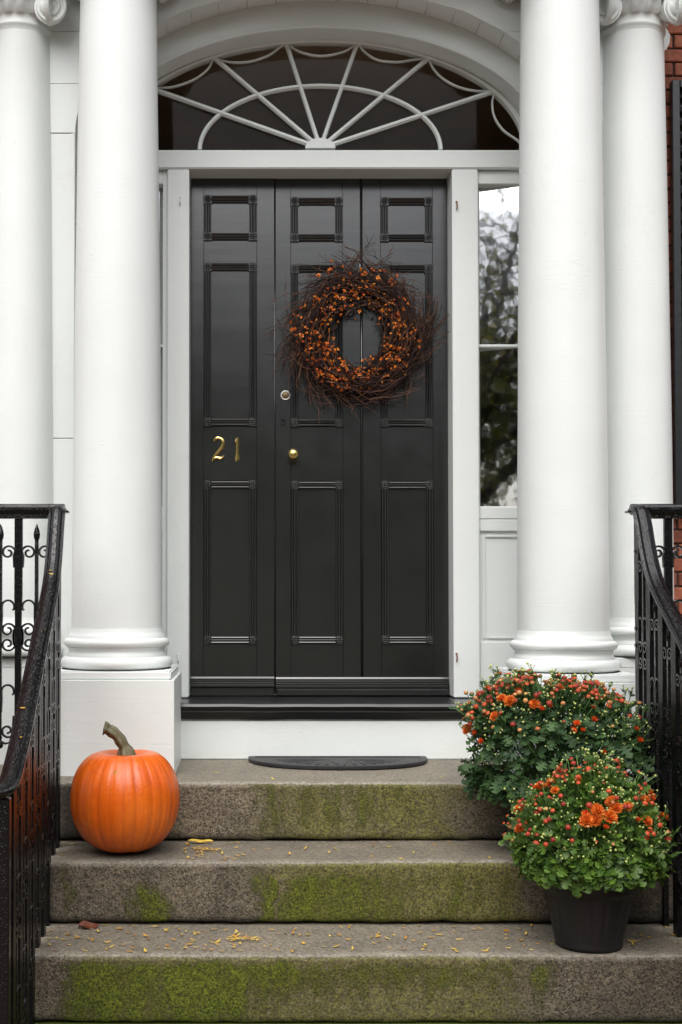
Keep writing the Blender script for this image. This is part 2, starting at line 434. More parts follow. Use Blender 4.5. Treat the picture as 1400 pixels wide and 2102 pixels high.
# ------------------------------------------------------------------ mesh helpers
def tag(o, label=None, cat=None, group=None, kind=None):
    if label: o['label'] = label
    if cat:
        o['category'] = cat
        kind = kind or 'thing'
    if group: o['group'] = group
    if kind: o['kind'] = kind
    return o
def empty(name, loc, label=None, cat=None, group=None):
    o = bpy.data.objects.new(name, None)
    o.empty_display_size = 0.1
    COL.objects.link(o)
    o.location = loc
    return tag(o, label, cat, group)
def link(name, me, parent=None, loc=None, rot=None, scale=None):
    o = bpy.data.objects.new(name, me)
    COL.objects.link(o)
    if parent is not None:
        o.parent = parent
    if loc is not None: o.location = loc
    if rot is not None: o.rotation_euler = rot
    if scale is not None: o.scale = scale if hasattr(scale, '__len__') else (scale,) * 3
    return o
class MB:
    """collects vertices and faces in world coordinates; build() links them as one mesh object"""
    def __init__(s): s.v, s.f, s.m, s.sm = [], [], [], []
    def add(s, vs, fs, mi=0, smooth=False):
        o = len(s.v)
        s.v.extend([tuple(p) for p in vs])
        for f in fs:
            s.f.append([i + o for i in f]); s.m.append(mi); s.sm.append(smooth)
        return s
    def box(s, x0, x1, y0, y1, z0, z1, mi=0):
        x0, x1 = min(x0, x1), max(x0, x1); y0, y1 = min(y0, y1), max(y0, y1); z0, z1 = min(z0, z1), max(z0, z1)
        return s.add([(x0,y0,z0),(x1,y0,z0),(x1,y1,z0),(x0,y1,z0),(x0,y0,z1),(x1,y0,z1),(x1,y1,z1),(x0,y1,z1)],
                     [(0,3,2,1),(4,5,6,7),(0,1,5,4),(1,2,6,5),(2,3,7,6),(3,0,4,7)], mi)
    def bbox(s, x0, x1, y0, y1, z0, z1, r=0.003, mi=0, seg=1):
        bm = bmesh.new()
        bmesh.ops.create_cube(bm, size=1)
        for v in bm.verts:
            v.co = Vector(((x0 + x1) / 2 + v.co.x * abs(x1 - x0), (y0 + y1) / 2 + v.co.y * abs(y1 - y0), (z0 + z1) / 2 + v.co.z * abs(z1 - z0)))
        r = min(r, abs(x1 - x0) * .45, abs(y1 - y0) * .45, abs(z1 - z0) * .45)
        bmesh.ops.bevel(bm, geom=bm.edges[:], offset=r, segments=seg, affect='EDGES')
        bm.verts.index_update()
        s.add([v.co for v in bm.verts], [[v.index for v in f.verts] for f in bm.faces], mi)
        bm.free()
        return s
    def lathe(s, prof, c, n=48, mi=0, fn=None):
        """prof: list of (r, z) from bottom to top"""
        vs, fs = [], []
        for i, (r, z) in enumerate(prof):
            for k in range(n):
                a = 2 * pi * k / n
                rr = r if fn is None else fn(r, z, a)
                vs.append((c[0] + rr * cos(a), c[1] + rr * sin(a), c[2] + z))
        for i in range(len(prof) - 1):
            for k in range(n):
                k2 = (k + 1) % n
                fs.append((i*n+k, i*n+k2, (i+1)*n+k2, (i+1)*n+k))
        s.add(vs, fs, mi, True)
        s.add(vs[:n], [list(range(n))[::-1]], mi, False)
        return s.add(vs[-n:], [list(range(n))], mi, False)
    def sweep(s, path, sec, up=Vector((0, 0, 1)), mi=0, smooth=False, caps=True, scales=None, ups=None):
        path = [Vector(p) for p in path]
        n = len(sec); vs = []; fs = []
        for i, p in enumerate(path):
            t = (path[min(i + 1, len(path) - 1)] - path[max(i - 1, 0)])
            if t.length < 1e-9: t = Vector((0, 0, 1))
            t.normalize()
            u = ups[i] if ups else up
            side = t.cross(u)
            if side.length < 1e-4: side = t.cross(Vector((0.3, 1, 0.2)))
            side.normalize()
            u2 = side.cross(t)
            k = scales[i] if scales else 1.0
            for a, b in sec:
                vs.append(p + side * a * k + u2 * b * k)
        for i in range(len(path) - 1):
            for k in range(n):
                k2 = (k + 1) % n
                fs.append((i*n+k, i*n+k2, (i+1)*n+k2, (i+1)*n+k))
        if caps:
            fs.append(list(range(n))[::-1]); fs.append([(len(path)-1)*n + k for k in range(n)])
        return s.add(vs, fs, mi, smooth)
    def ball(s, c, r, nu=10, nv=6, mi=0, sz=(1, 1, 1)):
        vs = [(c[0], c[1], c[2] - r * sz[2])]; fs = []
        for i in range(1, nv):
            a = -pi/2 + pi * i / nv
            for k in range(nu):
                b = 2 * pi * k / nu
                vs.append((c[0] + r*sz[0]*cos(a)*cos(b), c[1] + r*sz[1]*cos(a)*sin(b), c[2] + r*sz[2]*sin(a)))
        vs.append((c[0], c[1], c[2] + r * sz[2]))
        top = len(vs) - 1
        for k in range(nu):
            k2 = (k + 1) % nu
            fs.append((0, 1 + k2, 1 + k))
            for i in range(nv - 2):
                fs.append((1+i*nu+k, 1+i*nu+k2, 1+(i+1)*nu+k2, 1+(i+1)*nu+k))
            fs.append((1+(nv-2)*nu+k, 1+(nv-2)*nu+k2, top))
        return s.add(vs, fs, mi, True)
    def mesh(s, name, mats, origin=(0, 0, 0), fix=False):
        me = bpy.data.meshes.new(name)
        ox, oy, oz = origin
        me.from_pydata([(a - ox, b - oy, c - oz) for a, b, c in s.v], [], s.f)
        for m in (mats if isinstance(mats, (list, tuple)) else [mats]): me.materials.append(m)
        me.polygons.foreach_set('material_index', s.m)
        me.polygons.foreach_set('use_smooth', s.sm)
        if fix:
            bm = bmesh.new(); bm.from_mesh(me)
            bmesh.ops.recalc_face_normals(bm, faces=bm.faces[:])
            bm.to_mesh(me); bm.free()
        me.update()
        return me
    def build(s, name, mats, parent=None, fix=False):
        """world coordinates; the parent (an Empty) only has a location"""
        org = (0, 0, 0)
        p = parent
        while p is not None:
            org = (org[0] + p.location.x, org[1] + p.location.y, org[2] + p.location.z)
            p = p.parent
        if parent is None:
            xs = [v[0] for v in s.v]; ys = [v[1] for v in s.v]; zs = [v[2] for v in s.v]
            org = ((min(xs)+max(xs))/2, (min(ys)+max(ys))/2, min(zs))
            o = link(name, s.mesh(name, mats, org, fix)); o.location = org
            return o
        return link(name, s.mesh(name, mats, org, fix), parent)
def rect(w, h): return [(-w/2, -h/2), (w/2, -h/2), (w/2, h/2), (-w/2, h/2)]
def circ(r, n=8): return [(r*cos(2*pi*k/n), r*sin(2*pi*k/n)) for k in range(n)]
def catmull(pts, n=8):
    P = [Vector(p) for p in pts]; out = []
    for i in range(len(P) - 1):
        p0 = P[max(i-1, 0)]; p1 = P[i]; p2 = P[i+1]; p3 = P[min(i+2, len(P)-1)]
        for k in range(n):
            t = k / n
            out.append(0.5*((2*p1) + (p2-p0)*t + (2*p0-5*p1+4*p2-p3)*t*t + (3*p1-p0-3*p2+p3)*t**3))
    out.append(P[-1])
    return out
def sstep(a, b, x):
    t = max(0.0, min(1.0, (x - a) / (b - a))); return t * t * (3 - 2 * t)

# ------------------------------------------------------------------ key levels and distances
D_DOOR, D_JAMB, D_FAN, D_INNER, D_WALL = 5.11, 4.99, 5.03, 4.90, 4.77
D_STEP = (4.195, 3.875, 3.555)                      # front edges of the landing and the two steps below
Z_LAND, Z_MID, Z_LOW = EYE_Z - 0.645, EYE_Z - 0.845, EYE_Z - 1.0415
Z_SILL = EYE_Z - 0.4245
DCX = 0.0                                            # x of the door's middle

# ------------------------------------------------------------------ ground, street, steps
def grid_sheet(name, x0, x1, y0, y1, z, nx, ny, mat):
    mb = MB()
    vs = [(x0 + (x1-x0)*i/nx, y0 + (y1-y0)*j/ny, z) for j in range(ny+1) for i in range(nx+1)]
    fs = [(j*(nx+1)+i, j*(nx+1)+i+1, (j+1)*(nx+1)+i+1, (j+1)*(nx+1)+i) for j in range(ny) for i in range(nx)]
    mb.add(vs, fs)
    return mb.build(name, mat)
gnd = tag(MB().box(-400, 400, -400, 60, -0.5, -0.16).build('ground', M['lawn']), kind='structure')
pav = grid_sheet('pavement', -30, 30, -6.0, 0.6, 0.0, 300, 66, M['pavers'])
tag(pav, kind='structure')
ma = pav.data.attributes.new('moss', 'FLOAT', 'POINT')
ma.data.foreach_set('value', [max(0.0, min(1.0, 1.1 - abs(v.co.y + pav.location.y - yD(3.555)) * 4)) for v in pav.data.vertices])
tag(MB().bbox(-30, 30, -6.2, -6.004, -0.15, 0.0, 0.015).build('kerb', M['granite']), kind='structure')
tag(MB().box(-60, 60, -14.2, -6.2, -0.155, -0.15).build('road', M['asphalt']), kind='structure')

def make_step(name, x0, x1, Dback, Dfront, ztop, zbot, mossfn, olivefn, darkfn, siltfn, label, seed, rnd=0.016):
    yb, yf = yD(Dback), yD(Dfront)
    prof = []                                        # (y, z, kind)
    nt_ = max(8, int((yf - yb) / -0.014))
    for i in range(nt_ + 1):
        prof.append((yb + (yf + rnd - yb) * i / nt_, ztop))
    for i in range(1, 6):
        a = pi/2 * i / 5
        prof.append((yf + rnd - rnd * sin(a), ztop - rnd + rnd * cos(a)))
    nr = int((ztop - rnd - zbot - 0.016) / 0.010)
    for i in range(1, nr + 1):
        prof.append((yf, ztop - rnd + (zbot + 0.020 - ztop + rnd) * i / nr))
    prof += [(yf + 0.004, zbot + 0.012), (yf + 0.014, zbot + 0.007), (yf + 0.05, zbot + 0.006), (yf + 0.06, zbot - 0.01)]
    nx = int((x1 - x0) / 0.011)
    np_ = len(prof)
    vs, fs = [], []
    moss, olive, darken, silt = [], [], [], []
    for i in range(nx + 1):
        x = x0 + (x1 - x0) * i / nx
        sag = 0.006 * noise.noise((x * 1.3, seed, 3.1))
        for j, (y, z) in enumerate(prof):
            p = Vector((x, y, z))
            a = noise.noise(p * 55 + Vector((seed, 0, 0)))
            b = noise.noise(p * 17 + Vector((0, seed, 0)))
            c = noise.noise(p * 4.0 + Vector((0, 0, seed)))
            edge = 1.0 if nt_ - 3 <= j <= nt_ + 9 else 0.55
            if j >= np_ - 4: dy = 0.004 * c; dz = 0.006 * b + sag * .6
            elif j > nt_: dy = edge * (0.0028 * a + 0.003 * b) + 0.005 * c; dz = edge * (0.0016 * a) + 0.5 * sag
            else: dy = 0.0; dz = edge * (0.0010 * a + 0.0012 * b) + sag * (0.5 if j > 2 else 0)
            vs.append((x, y + dy, z + dz))
            face = 1.0 if j > nt_ + 1 else 0.0
            h = (z - zbot) / (ztop - zbot)
            moss.append(1.4 * mossfn(x, h, j <= nt_ + 2)); olive.append(olivefn(x, h, j <= nt_ + 2))
            darken.append(darkfn(x, h, j <= nt_ + 2, i)); silt.append(siltfn(x, h, j <= nt_ + 2) + (0.28 + .3 * noise.noise((x * 12, seed, 1)) if nt_ - 1 <= j <= nt_ + 4 else 0))
    for i in range(nx):
        for j in range(np_ - 1):
            fs.append((i*np_+j, i*np_+j+1, (i+1)*np_+j+1, (i+1)*np_+j))
    mb = MB(); mb.add(vs, fs, 0, True)
    # end faces and underside block
    mb.box(x0 + .002, x1 - .002, yf + 0.055, yb, zbot, ztop - 0.012)
    for e, xe in ((0, x0), (nx, x1)):
        ring = [e * np_ + j for j in range(np_)]
        mb.v.append((xe, yb, zbot - 0.01)); ring.append(len(mb.v) - 1)
        mb.f.append(ring if e else ring[::-1]); mb.m.append(0); mb.sm.append(False)
    o = mb.build(name, M['granite'], fix=True)
    n = len(o.data.vertices)
    for nm, arr in (('moss', moss), ('olive', olive), ('darken', darken), ('silt', silt)):
        at_ = o.data.attributes.new(nm, 'FLOAT', 'POINT')
        at_.data.foreach_set('value', arr + [0.0] * (n - len(arr)))
    return tag(o, label, 'step')
def nz(x, y, s): return noise.fractal(Vector((x * s, y * s, s)), 1.0, 2.0, 4)
def px_x(px, D, py): return ax(px, py, D)
# top step
def warp(x, h, s):
    return x + 0.035 * noise.noise((x * 5 + s, h * 2.2, s)) + 0.022 * noise.noise((x * 16, h * 5 + s, 3)) + 0.012 * noise.noise((x * 45, h * 9, s))
def drip(x, h, s):
    return 0.5 + 0.9 * noise.noise((x * 24 + s, h * 1.1, s)) + 0.5 * noise.noise((x * 55, h * 1.8, s))
def top_moss(x, h, tread):
    if tread: return 0.0
    x = warp(x, h, 3.1)
    return sstep(px_x(430, 4.195, 1660), px_x(560, 4.195, 1660), x) * (1 - sstep(px_x(700, 4.195, 1660), px_x(1000, 4.195, 1660), x)) * (0.12 + 0.30 * drip(x, h, 8)) * sstep(.05, .4, h)
def top_olive(x, h, tread):
    if tread: return 0.0
    x = warp(x, h, 4.4) + .10 * noise.noise((x * 3, h * 1.5, 2.2))
    a = sstep(px_x(360, 4.195, 1660), px_x(720, 4.195, 1660), x) * (1 - sstep(px_x(850, 4.195, 1660), px_x(1010, 4.195, 1660), x) * 0.6)
    return a * (0.95 + 0.35 * nz(x, h * .2, 7) + 0.15 * (h - .5))
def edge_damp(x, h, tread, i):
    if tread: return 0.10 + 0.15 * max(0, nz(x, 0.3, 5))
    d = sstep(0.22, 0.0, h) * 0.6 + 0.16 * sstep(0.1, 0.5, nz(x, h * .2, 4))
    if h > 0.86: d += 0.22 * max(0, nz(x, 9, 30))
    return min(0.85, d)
def top_dark(x, h, tread, i):
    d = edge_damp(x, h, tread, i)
    if not tread: d += 0.75 * (1 - sstep(px_x(120, 4.195, 1650), px_x(420, 4.195, 1650), x)) + 0.45 * sstep(px_x(960, 4.195, 1650), px_x(1080, 4.195, 1650), x)  # riser darker towards its left and right ends
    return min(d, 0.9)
make_step('landing_step', -1.9, 2.1, 5.0, D_STEP[0], Z_LAND, Z_MID, top_moss, top_olive, top_dark,
          lambda x, h, t: (0.62 if t else 0.0), 'top granite step under the door, olive growth on its front and a mat on it', 3.3)
def mid_moss(x, h, tread):
    if tread: return 0.0
    x = warp(x, h, 1.7)
    D = D_STEP[1]; X = lambda p: px_x(p, D, 1830)
    streak = 0.30 * nz(x * 2.2, 0.4, 9)
    a = sstep(X(240), X(305), x) * (1 - sstep(X(315), X(360), x)) * sstep(1.0, 0.35, h) * (0.55 + 0.6 * drip(x, h, 2))
    b = sstep(X(495), X(545), x) * (1 - sstep(X(640), X(980), x)) * (sstep(0.97, 0.66, h)) * (0.50 + 0.42 * drip(x, h, 5))
    gap = sstep(X(555), X(565), x) * (1 - sstep(X(572), X(590), x)) * 0.6
    c = sstep(X(600), X(760), x) * (1 - sstep(X(1030), X(1110), x)) * (0.16 + .36 * drip(x, h, 11)) * sstep(0.98, 0.7, h)
    d = sstep(X(110), X(130), x) * (1 - sstep(X(150), X(165), x)) * 0.3
    v = max(a, b - gap, c, d)
    return v * (0.88 + streak) if v > 0.02 else 0.0
def mid_olive(x, h, tread):
    if tread: return 0.0
    X = lambda p: px_x(p, D_STEP[1], 1830)
    x = warp(x, h, 7.4) + .08 * noise.noise((x * 4, h * 1.5, 5.2))
    return 0.85 * sstep(X(440), X(680), x) * (1 - sstep(X(1040), X(1120), x)) + 0.15
def mid_dark(x, h, tread, i):
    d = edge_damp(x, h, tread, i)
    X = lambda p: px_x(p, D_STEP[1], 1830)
    if not tread: d += 0.16 + 0.4 * sstep(X(1050), X(1200), x) + 0.35 * (1 - sstep(X(90), X(160), x))  # riser darker overall and more so towards both ends
    else: d += 0.55 * math.exp(-((x - X(300)) / 0.12) ** 2) + 0.05  # tread darker in a soft patch near the pumpkin
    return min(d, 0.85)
make_step('middle_step', -1.85, 1.75, 4.4, D_STEP[1], Z_MID, Z_LOW, mid_moss, mid_olive, mid_dark,
          lambda x, h, t: (0.40 if t else 0.0), 'middle granite step with green moss patches, carrying the pumpkin', 8.1)
def low_moss(x, h, tread):
    if tread: return 0.0
    X = lambda p: px_x(p, D_STEP[2], 2020)
    x = warp(x, h, 6.3)
    a = sstep(X(80), X(190), x) * (1 - sstep(X(420), X(720), x) * 0.45)
    a *= 1 - sstep(X(1110), X(1180), x)
    gap = 0.5 * sstep(X(1035), X(1045), x) * (1 - sstep(X(1060), X(1075), x))
    low = 1.0 - 0.72 * sstep(0.80, 0.35, h) * sstep(X(430), X(620), x) - 0.25 * sstep(0.5, 0.1, h)
    edge = sstep(1.0, 0.84, h + 0.06 * nz(x, .2, 22) + 0.06 * drip(x, .3, 9))
    return max(0, a * low * edge * (0.42 + 0.50 * drip(x, h, 4)) + a * edge * .12 - gap)
def low_olive(x, h, tread):
    if tread: return 0.0
    X = lambda p: px_x(p, D_STEP[2], 2020)
    return 0.80 * sstep(X(90), X(200), x) * (1 - sstep(X(980), X(1180), x) * 0.85)
def low_dark(x, h, tread, i):
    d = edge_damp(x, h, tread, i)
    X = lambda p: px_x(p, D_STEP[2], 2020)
    if not tread: d += 0.16 + 0.18 * sstep(X(1150), X(1300), x)  # riser darker overall and towards the right end
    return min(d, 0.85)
make_step('bottom_step', -1.85, 1.75, 4.1, D_STEP[2], Z_LOW, -0.004, low_moss, low_olive, low_dark,
          lambda x, h, t: (0.45 if t else 0.0), 'bottom granite step, mossiest of the steps, strewn with yellow leaflets', 5.7)

# ------------------------------------------------------------------ white door surround
CXF = at(657, 305, D_FAN).x                          # middle of the fanlight
ARC_OUT = (0.975, 0.590, az(275, D_WALL))            # half width, rise, springing height
ARC_IN = (0.890, 0.478, az(300, D_INNER))
ARC_GLASS = (0.838, 0.440, az(308, D_FAN))
def arc(A, t):                                       # t from 0 (left springing) to 1 (right)
    th = pi * (1 - t)
    return CXF + A[0] * cos(th), A[2] + A[1] * sin(th)
sur = empty('door_surround', (CXF, yD(D_WALL), Z_LAND), 'white painted wooden door surround with arched recess around black door', 'door surround')
Z_TOPW = EYE_Z + 2.85
XL, XR = at(20, 1000, 4.8).x - 0.05, at(1306, 1000, 4.8).x + 0.05
yW, yI, yJ, yF = yD(D_WALL), yD(D_INNER), yD(D_JAMB), yD(D_FAN)
# wall above the arch: sheet with thickness
mb = MB(); NA = 72
pts = [arc(ARC_OUT, i / NA) for i in range(NA + 1)]
front = [(x, yW, z) for x, z in pts] + [(x, yW, Z_TOPW) for x, z in pts]
mb.add(front, [(i, i+1, NA+2+i, NA+1+i) for i in range(NA)])
mb.build('arch_wall', M['white_h'], sur)
# side wall boards with joints (the photograph shows joints at 65, 172 and 273)
joints = [Z_LAND, az(1395, D_WALL), az(900, D_WALL), az(273, D_WALL), az(172, D_WALL), az(65, D_WALL), Z_TOPW]
for sx in (-1, 1):
    xe = CXF + sx * ARC_OUT[0]
    xo = XL if sx < 0 else XR
    for k in range(len(joints) - 1):
        z0, z1 = joints[k] + 0.0012, joints[k+1] - 0.0012
        if k < 3:
            MB().bbox(min(xe, xo), max(xe, xo), yW - 0.001 * (k % 2), yW + 0.05, z0, z1, 0.0025).build('wall_board', M['white'], sur)
        else:
            # boards above the springing follow the curve of the arch on their inner side
            seg = []
            zc = ARC_OUT[2]
            for q in range(9):
                z = z0 + (z1 - z0) * q / 8
                h = max(0.0, min(0.98, (z - zc) / ARC_OUT[1]))
                seg.append((CXF + sx * ARC_OUT[0] * sqrt(1 - h*h), z))
            vs = [(x, yW - 0.0025, z) for x, z in seg] + [(xo, yW - 0.0025, z) for x, z in seg]
            vs += [(x, yW + 0.02, z) for x, z in seg] + [(xo, yW + 0.02, z) for x, z in seg]
            fs = []
            for q in range(8):
                fs += [(q, q+1, 9+q+1, 9+q), (18+q, 27+q, 28+q, 19+q), (q, 18+q, 19+q, q+1)]
            fs += [(0, 9, 27, 18), (8, 26, 35, 17)]
            MB().add(vs, fs).build('wall_board', M['white'], sur, fix=True)
# outer soffit: separate boards with open joints, on a backing
NB = 25
for k in range(NB):
    t0, t1 = k / NB + 0.00038, (k + 1) / NB - 0.00038
    vs, fs = [], []
    lift = 0.0012 * R.random()
    for q in range(5):
        t = t0 + (t1 - t0) * q / 4
        x, z = arc(ARC_OUT, t)
        n = Vector(((CXF - x) / ARC_OUT[0] ** 2, 0, (ARC_OUT[2] - z) / ARC_OUT[1] ** 2)).normalized()
        for y, o_ in ((yW - 0.001, lift), (yI - 0.001, lift), (yW - 0.001, -0.014), (yI - 0.001, -0.014)):
            vs.append((x + n.x * o_, y, z + n.z * o_))
    for q in range(4):
        a, b = q * 4, q * 4 + 4
        fs += [(a, b, b+1, a+1), (a+2, a+3, b+3, b+2), (a, a+2, b+2, b)]
    fs += [(0, 1, 3, 2), (16, 18, 19, 17)]
    MB().add(vs, fs, 0, False).build('soffit_board', M['white'], sur, fix=True)
mb = MB(); vs = []
for i in range(73):
    x, z = arc((ARC_OUT[0] + .016, ARC_OUT[1] + .016, ARC_OUT[2]), i / 72)
    vs += [(x, yW + .004, z), (x, yI, z), (x * 1.0, yW + .004, z + .10), (x, yI, z + .10)]
mb.add(vs, [f for i in range(72) for f in ((4*i, 4*i+1, 4*i+5, 4*i+4), (4*i+2, 4*i+6, 4*i+7, 4*i+3))])
mb.build('soffit_backing', M['white'], sur)
# inner ring face, inner soffit, fan frame face
def ring(A, yA, B, yB, name, mat, n=72):
    mb = MB()
    vs = []
    for i in range(n + 1):
        xa, za = arc(A, i / n); xb, zb = arc(B, i / n)
        vs += [(xa, yA, za), (xb, yB, zb)]
    mb.add(vs, [(2*i, 2*i+1, 2*i+3, 2*i+2) for i in range(n)], 0, True)
    return mb.build(name, mat, sur)
OUT2 = (ARC_OUT[0] + 0.02, ARC_OUT[1] + 0.02, ARC_OUT[2])
ring(OUT2, yI, (ARC_IN[0], ARC_IN[1], ARC_IN[2]), yI, 'arch_face', M['white_h'])
ring(ARC_IN, yI, ARC_IN, yF, 'arch_soffit', M['white_h'])
ARC_IN2 = (ARC_IN[0] + .01, ARC_IN[1] + .01, ARC_IN[2])
# fan frame as a moulded band with depth
mb = MB(); vs = []
prof_f = [(0.0, 0.012), (0.0, -0.022), (0.35, -0.030), (0.6, -0.022), (1.0, -0.022)]
n = 72
for i in range(n + 1):
    xa, za = arc(ARC_GLASS, i / n); xb, zb = arc(ARC_IN2, i / n)
    for w, dy in prof_f:
        vs.append((xa + (xb - xa) * w, yF + dy, za + (zb - za) * w))
k = len(prof_f)
mb.add(vs, [(k*i+j, k*i+j+1, k*(i+1)+j+1, k*(i+1)+j) for i in range(n) for j in range(k-1)], 0, False)
mb.build('arch_casing', M['white_h'], sur)
# bead on the edge of the inner ring
ARC_BEAD = (ARC_IN[0] + 0.006, ARC_IN[1] + 0.006, ARC_IN[2])
bead = [(*[arc(ARC_BEAD, i / 90)[0]], yI - 0.002, arc(ARC_BEAD, i / 90)[1]) for i in range(91)]
mb = MB(); mb.sweep(bead, circ(0.0075, 8), up=Vector((0, 1, 0)), smooth=True)
mb.build('arch_bead', M['white_h'], sur)
# straight reveals under the springing
zs_o, zs_i = ARC_OUT[2], ARC_IN[2]
for sx in (-1, 1):
    xo, xi = CXF + sx * ARC_OUT[0], CXF + sx * ARC_IN[0]
    mb = MB()
    mb.box(xo, xo + sx * 0.02, yW + 0.052, yI + 0.01, Z_LAND, zs_o - 0.002)
    mb.build('reveal_board', M['white'], sur)
    MB().bbox(xi, xo + sx * 0.018, yI, yI + 0.02, Z_LAND, zs_i, 0.003).build('reveal_stile', M['white'], sur)
    MB().box(xi, xi + sx * 0.015, yI + 0.021, yF + 0.05, Z_SILL, zs_i).build('reveal_board', M['white'], sur)
# jambs, lintel, side frames
zl0, zl1 = az(346, D_JAMB), az(309, D_JAMB)
xjL0, xjL1 = ax(343, 900, D_JAMB), ax(387.5, 900, D_JAMB)
xjR0, xjR1 = ax(930, 900, D_JAMB), ax(983, 900, D_JAMB)
MB().bbox(xjL0, xjL1, yJ, yD(D_DOOR) + .06, Z_SILL + 0.001, zl0 - 0.001, 0.0035, seg=2).build('jamb', M['white'], sur)
MB().bbox(xjR0, xjR1, yJ, yD(D_DOOR) + .06, Z_SILL + 0.001, zl0 - 0.001, 0.0035, seg=2).build('jamb', M['white'], sur)
MB().bbox(CXF - ARC_IN[0] - .003, CXF + ARC_IN[0] + .003, yJ - 0.004, yD(D_DOOR) + .06, zl0, zl1, 0.004, seg=2).build('lintel', M['white_h'], sur)
MB().bbox(CXF - ARC_IN[0], CXF + ARC_IN[0], yJ + 0.010, yJ + 0.06, zl1 - 0.002, zl1 + 0.006, 0.002).build('lintel_fillet', M['white_h'], sur)
# white riser board under the sill
xs0, xs1 = CXF - 0.985, CXF + 0.985
MB().bbox(xs0, xs1, yD(4.776), yD(4.83), Z_LAND - .002, az(1477, 4.776), 0.006, seg=2).build('riser_board', M['white_h'], sur)
# rusty hinge pins left on the jambs
for px, py in ((937, 421), (937, 1348), (370, 411), (366, 1350)):
    p = at(px, py, D_JAMB)
    mb = MB(); left = px < 500
    mb.ball((p.x, yJ - 0.004, p.z + 0.012), 0.0045, 8, 5)
    mb.sweep([(p.x, yJ - 0.001, p.z + 0.012), (p.x, yJ - 0.012, p.z + 0.004), (p.x + 0.001, yJ - 0.012, p.z - 0.014), (p.x, yJ - 0.006, p.z - 0.02)], circ(0.0028, 6), smooth=True, up=Vector((1, 0, 0)))
    mb.build('hinge_pin', M['white'] if left else M['rust'], sur)

# black sill
sill = MB()
yS = yD(4.735)
zt = Z_SILL
prof = [(yD(5.2), zt - 0.004), (yS + 0.02, zt), (yS + 0.006, zt - 0.003), (yS, zt - 0.012), (yS + 0.004, zt - 0.021), (yS + 0.012, zt - 0.024),
        (yS + 0.012, zt - 0.030), (yS + 0.02, zt - 0.036), (yS + 0.026, zt - 0.055), (yS + 0.034, az(1477, 4.776) + 0.0005), (yD(5.2), az(1477, 4.776) + 0.0005)]
vs = []; NX = 60
for i in range(NX + 1):
    x = CXF - 0.972 + 1.944 * i / NX
    for y, z in prof:
        vs.append((x, y + 0.0012 * noise.noise((x * 9, y * 3, 1)), z + 0.0016 * noise.noise((x * 6, y * 9, 4))))
k = len(prof)
sill.add(vs, [(k*i+j, k*i+(j+1) % k, k*(i+1)+(j+1) % k, k*(i+1)+j) for i in range(NX) for j in range(k)], 0, False)
tag(sill.build('door_sill', M['door_sill'], fix=True), 'black painted door sill with rounded nosing below the door', 'sill')

# ------------------------------------------------------------------ fanlight
fan = empty('fanlight_window', (CXF, yF, zl1), 'arched fanlight with white spokes and festoons above the black door', 'window')
mb = MB(); n = 60
pts = [arc((ARC_GLASS[0] + .02, ARC_GLASS[1] + .02, ARC_GLASS[2]), i / n) for i in range(n + 1)]
mb.add([(x, yF + 0.004, z) for x, z in pts], [list(range(n + 1))])
mb.build('pane', M['glass_fan'], fan)
yBar = yF - 0.012
def bar(pts, w, name, d=0.022, yo=0.0, smooth=True):
    mb = MB()
    sec = [(-w/2, -d/2), (-w/2, d*0.15), (-w*0.22, d/2), (w*0.22, d/2), (w/2, d*0.15), (w/2, -d/2)]
    mb.sweep([(x, yBar + yo, z) for x, z in pts], sec, up=Vector((0, -1, 0)))
    return mb.build(name, M['white_h'], fan, fix=True)
def fp(px, py):
    p = at(px, py, D_FAN); return (p.x, p.z)
hub = (657, 306)
tips = [(301, 180), (438, 119), (586, 86), (734, 89), (880, 120), (1016, 188)]
for i, (tx, ty) in enumerate(tips):
    bar([fp(hub[0] + (tx-hub[0])*t, hub[1] + (ty-hub[1])*t) for t in (0.06, 0.5, 1.012)], 0.0168, 'spoke', yo=0.0006 * i)
bar([fp(657 + 247*cos(a), 309 - 131*sin(a)) for a in [pi * i / 40 for i in range(41)]], 0.0168, 'ring_bar', yo=0.004)
fest = [[(586, 88), (610, 106), (657, 117), (705, 108), (734, 90)],
        [(438, 121), (470, 129), (510, 129), (550, 116), (575, 98), (586, 88)],
        [(734, 91), (748, 108), (775, 125), (815, 129), (850, 124), (880, 121)],
        [(301, 182), (330, 182), (360, 179), (400, 164), (428, 142), (437, 121)],
        [(880, 122), (888, 140), (905, 160), (935, 178), (975, 188), (1016, 188)],
        [(1016, 190), (1010, 210), (1014, 240), (1032, 268), (1060, 288), (1072, 300)],
        [(301, 182), (306, 210), (300, 240), (282, 268), (256, 288), (240, 300)]]
for i, f in enumerate(fest):
    c = catmull([(p[0], p[1], 0) for p in f], 6)
    bar([fp(p.x, p.y) for p in c], 0.0072, 'festoon_bar', 0.014, 0.003 + 0.0004 * i)
mb = MB(); hc = fp(657, 308)
mb.sweep([(hc[0], yBar - 0.014, hc[1]), (hc[0], yBar + 0.016, hc[1])], [(0.062*cos(pi*i/20), 0.041*sin(pi*i/20)) for i in range(21)], up=Vector((0, 0, 1)))
mb.build('hub', M['white_h'], fan, fix=True)

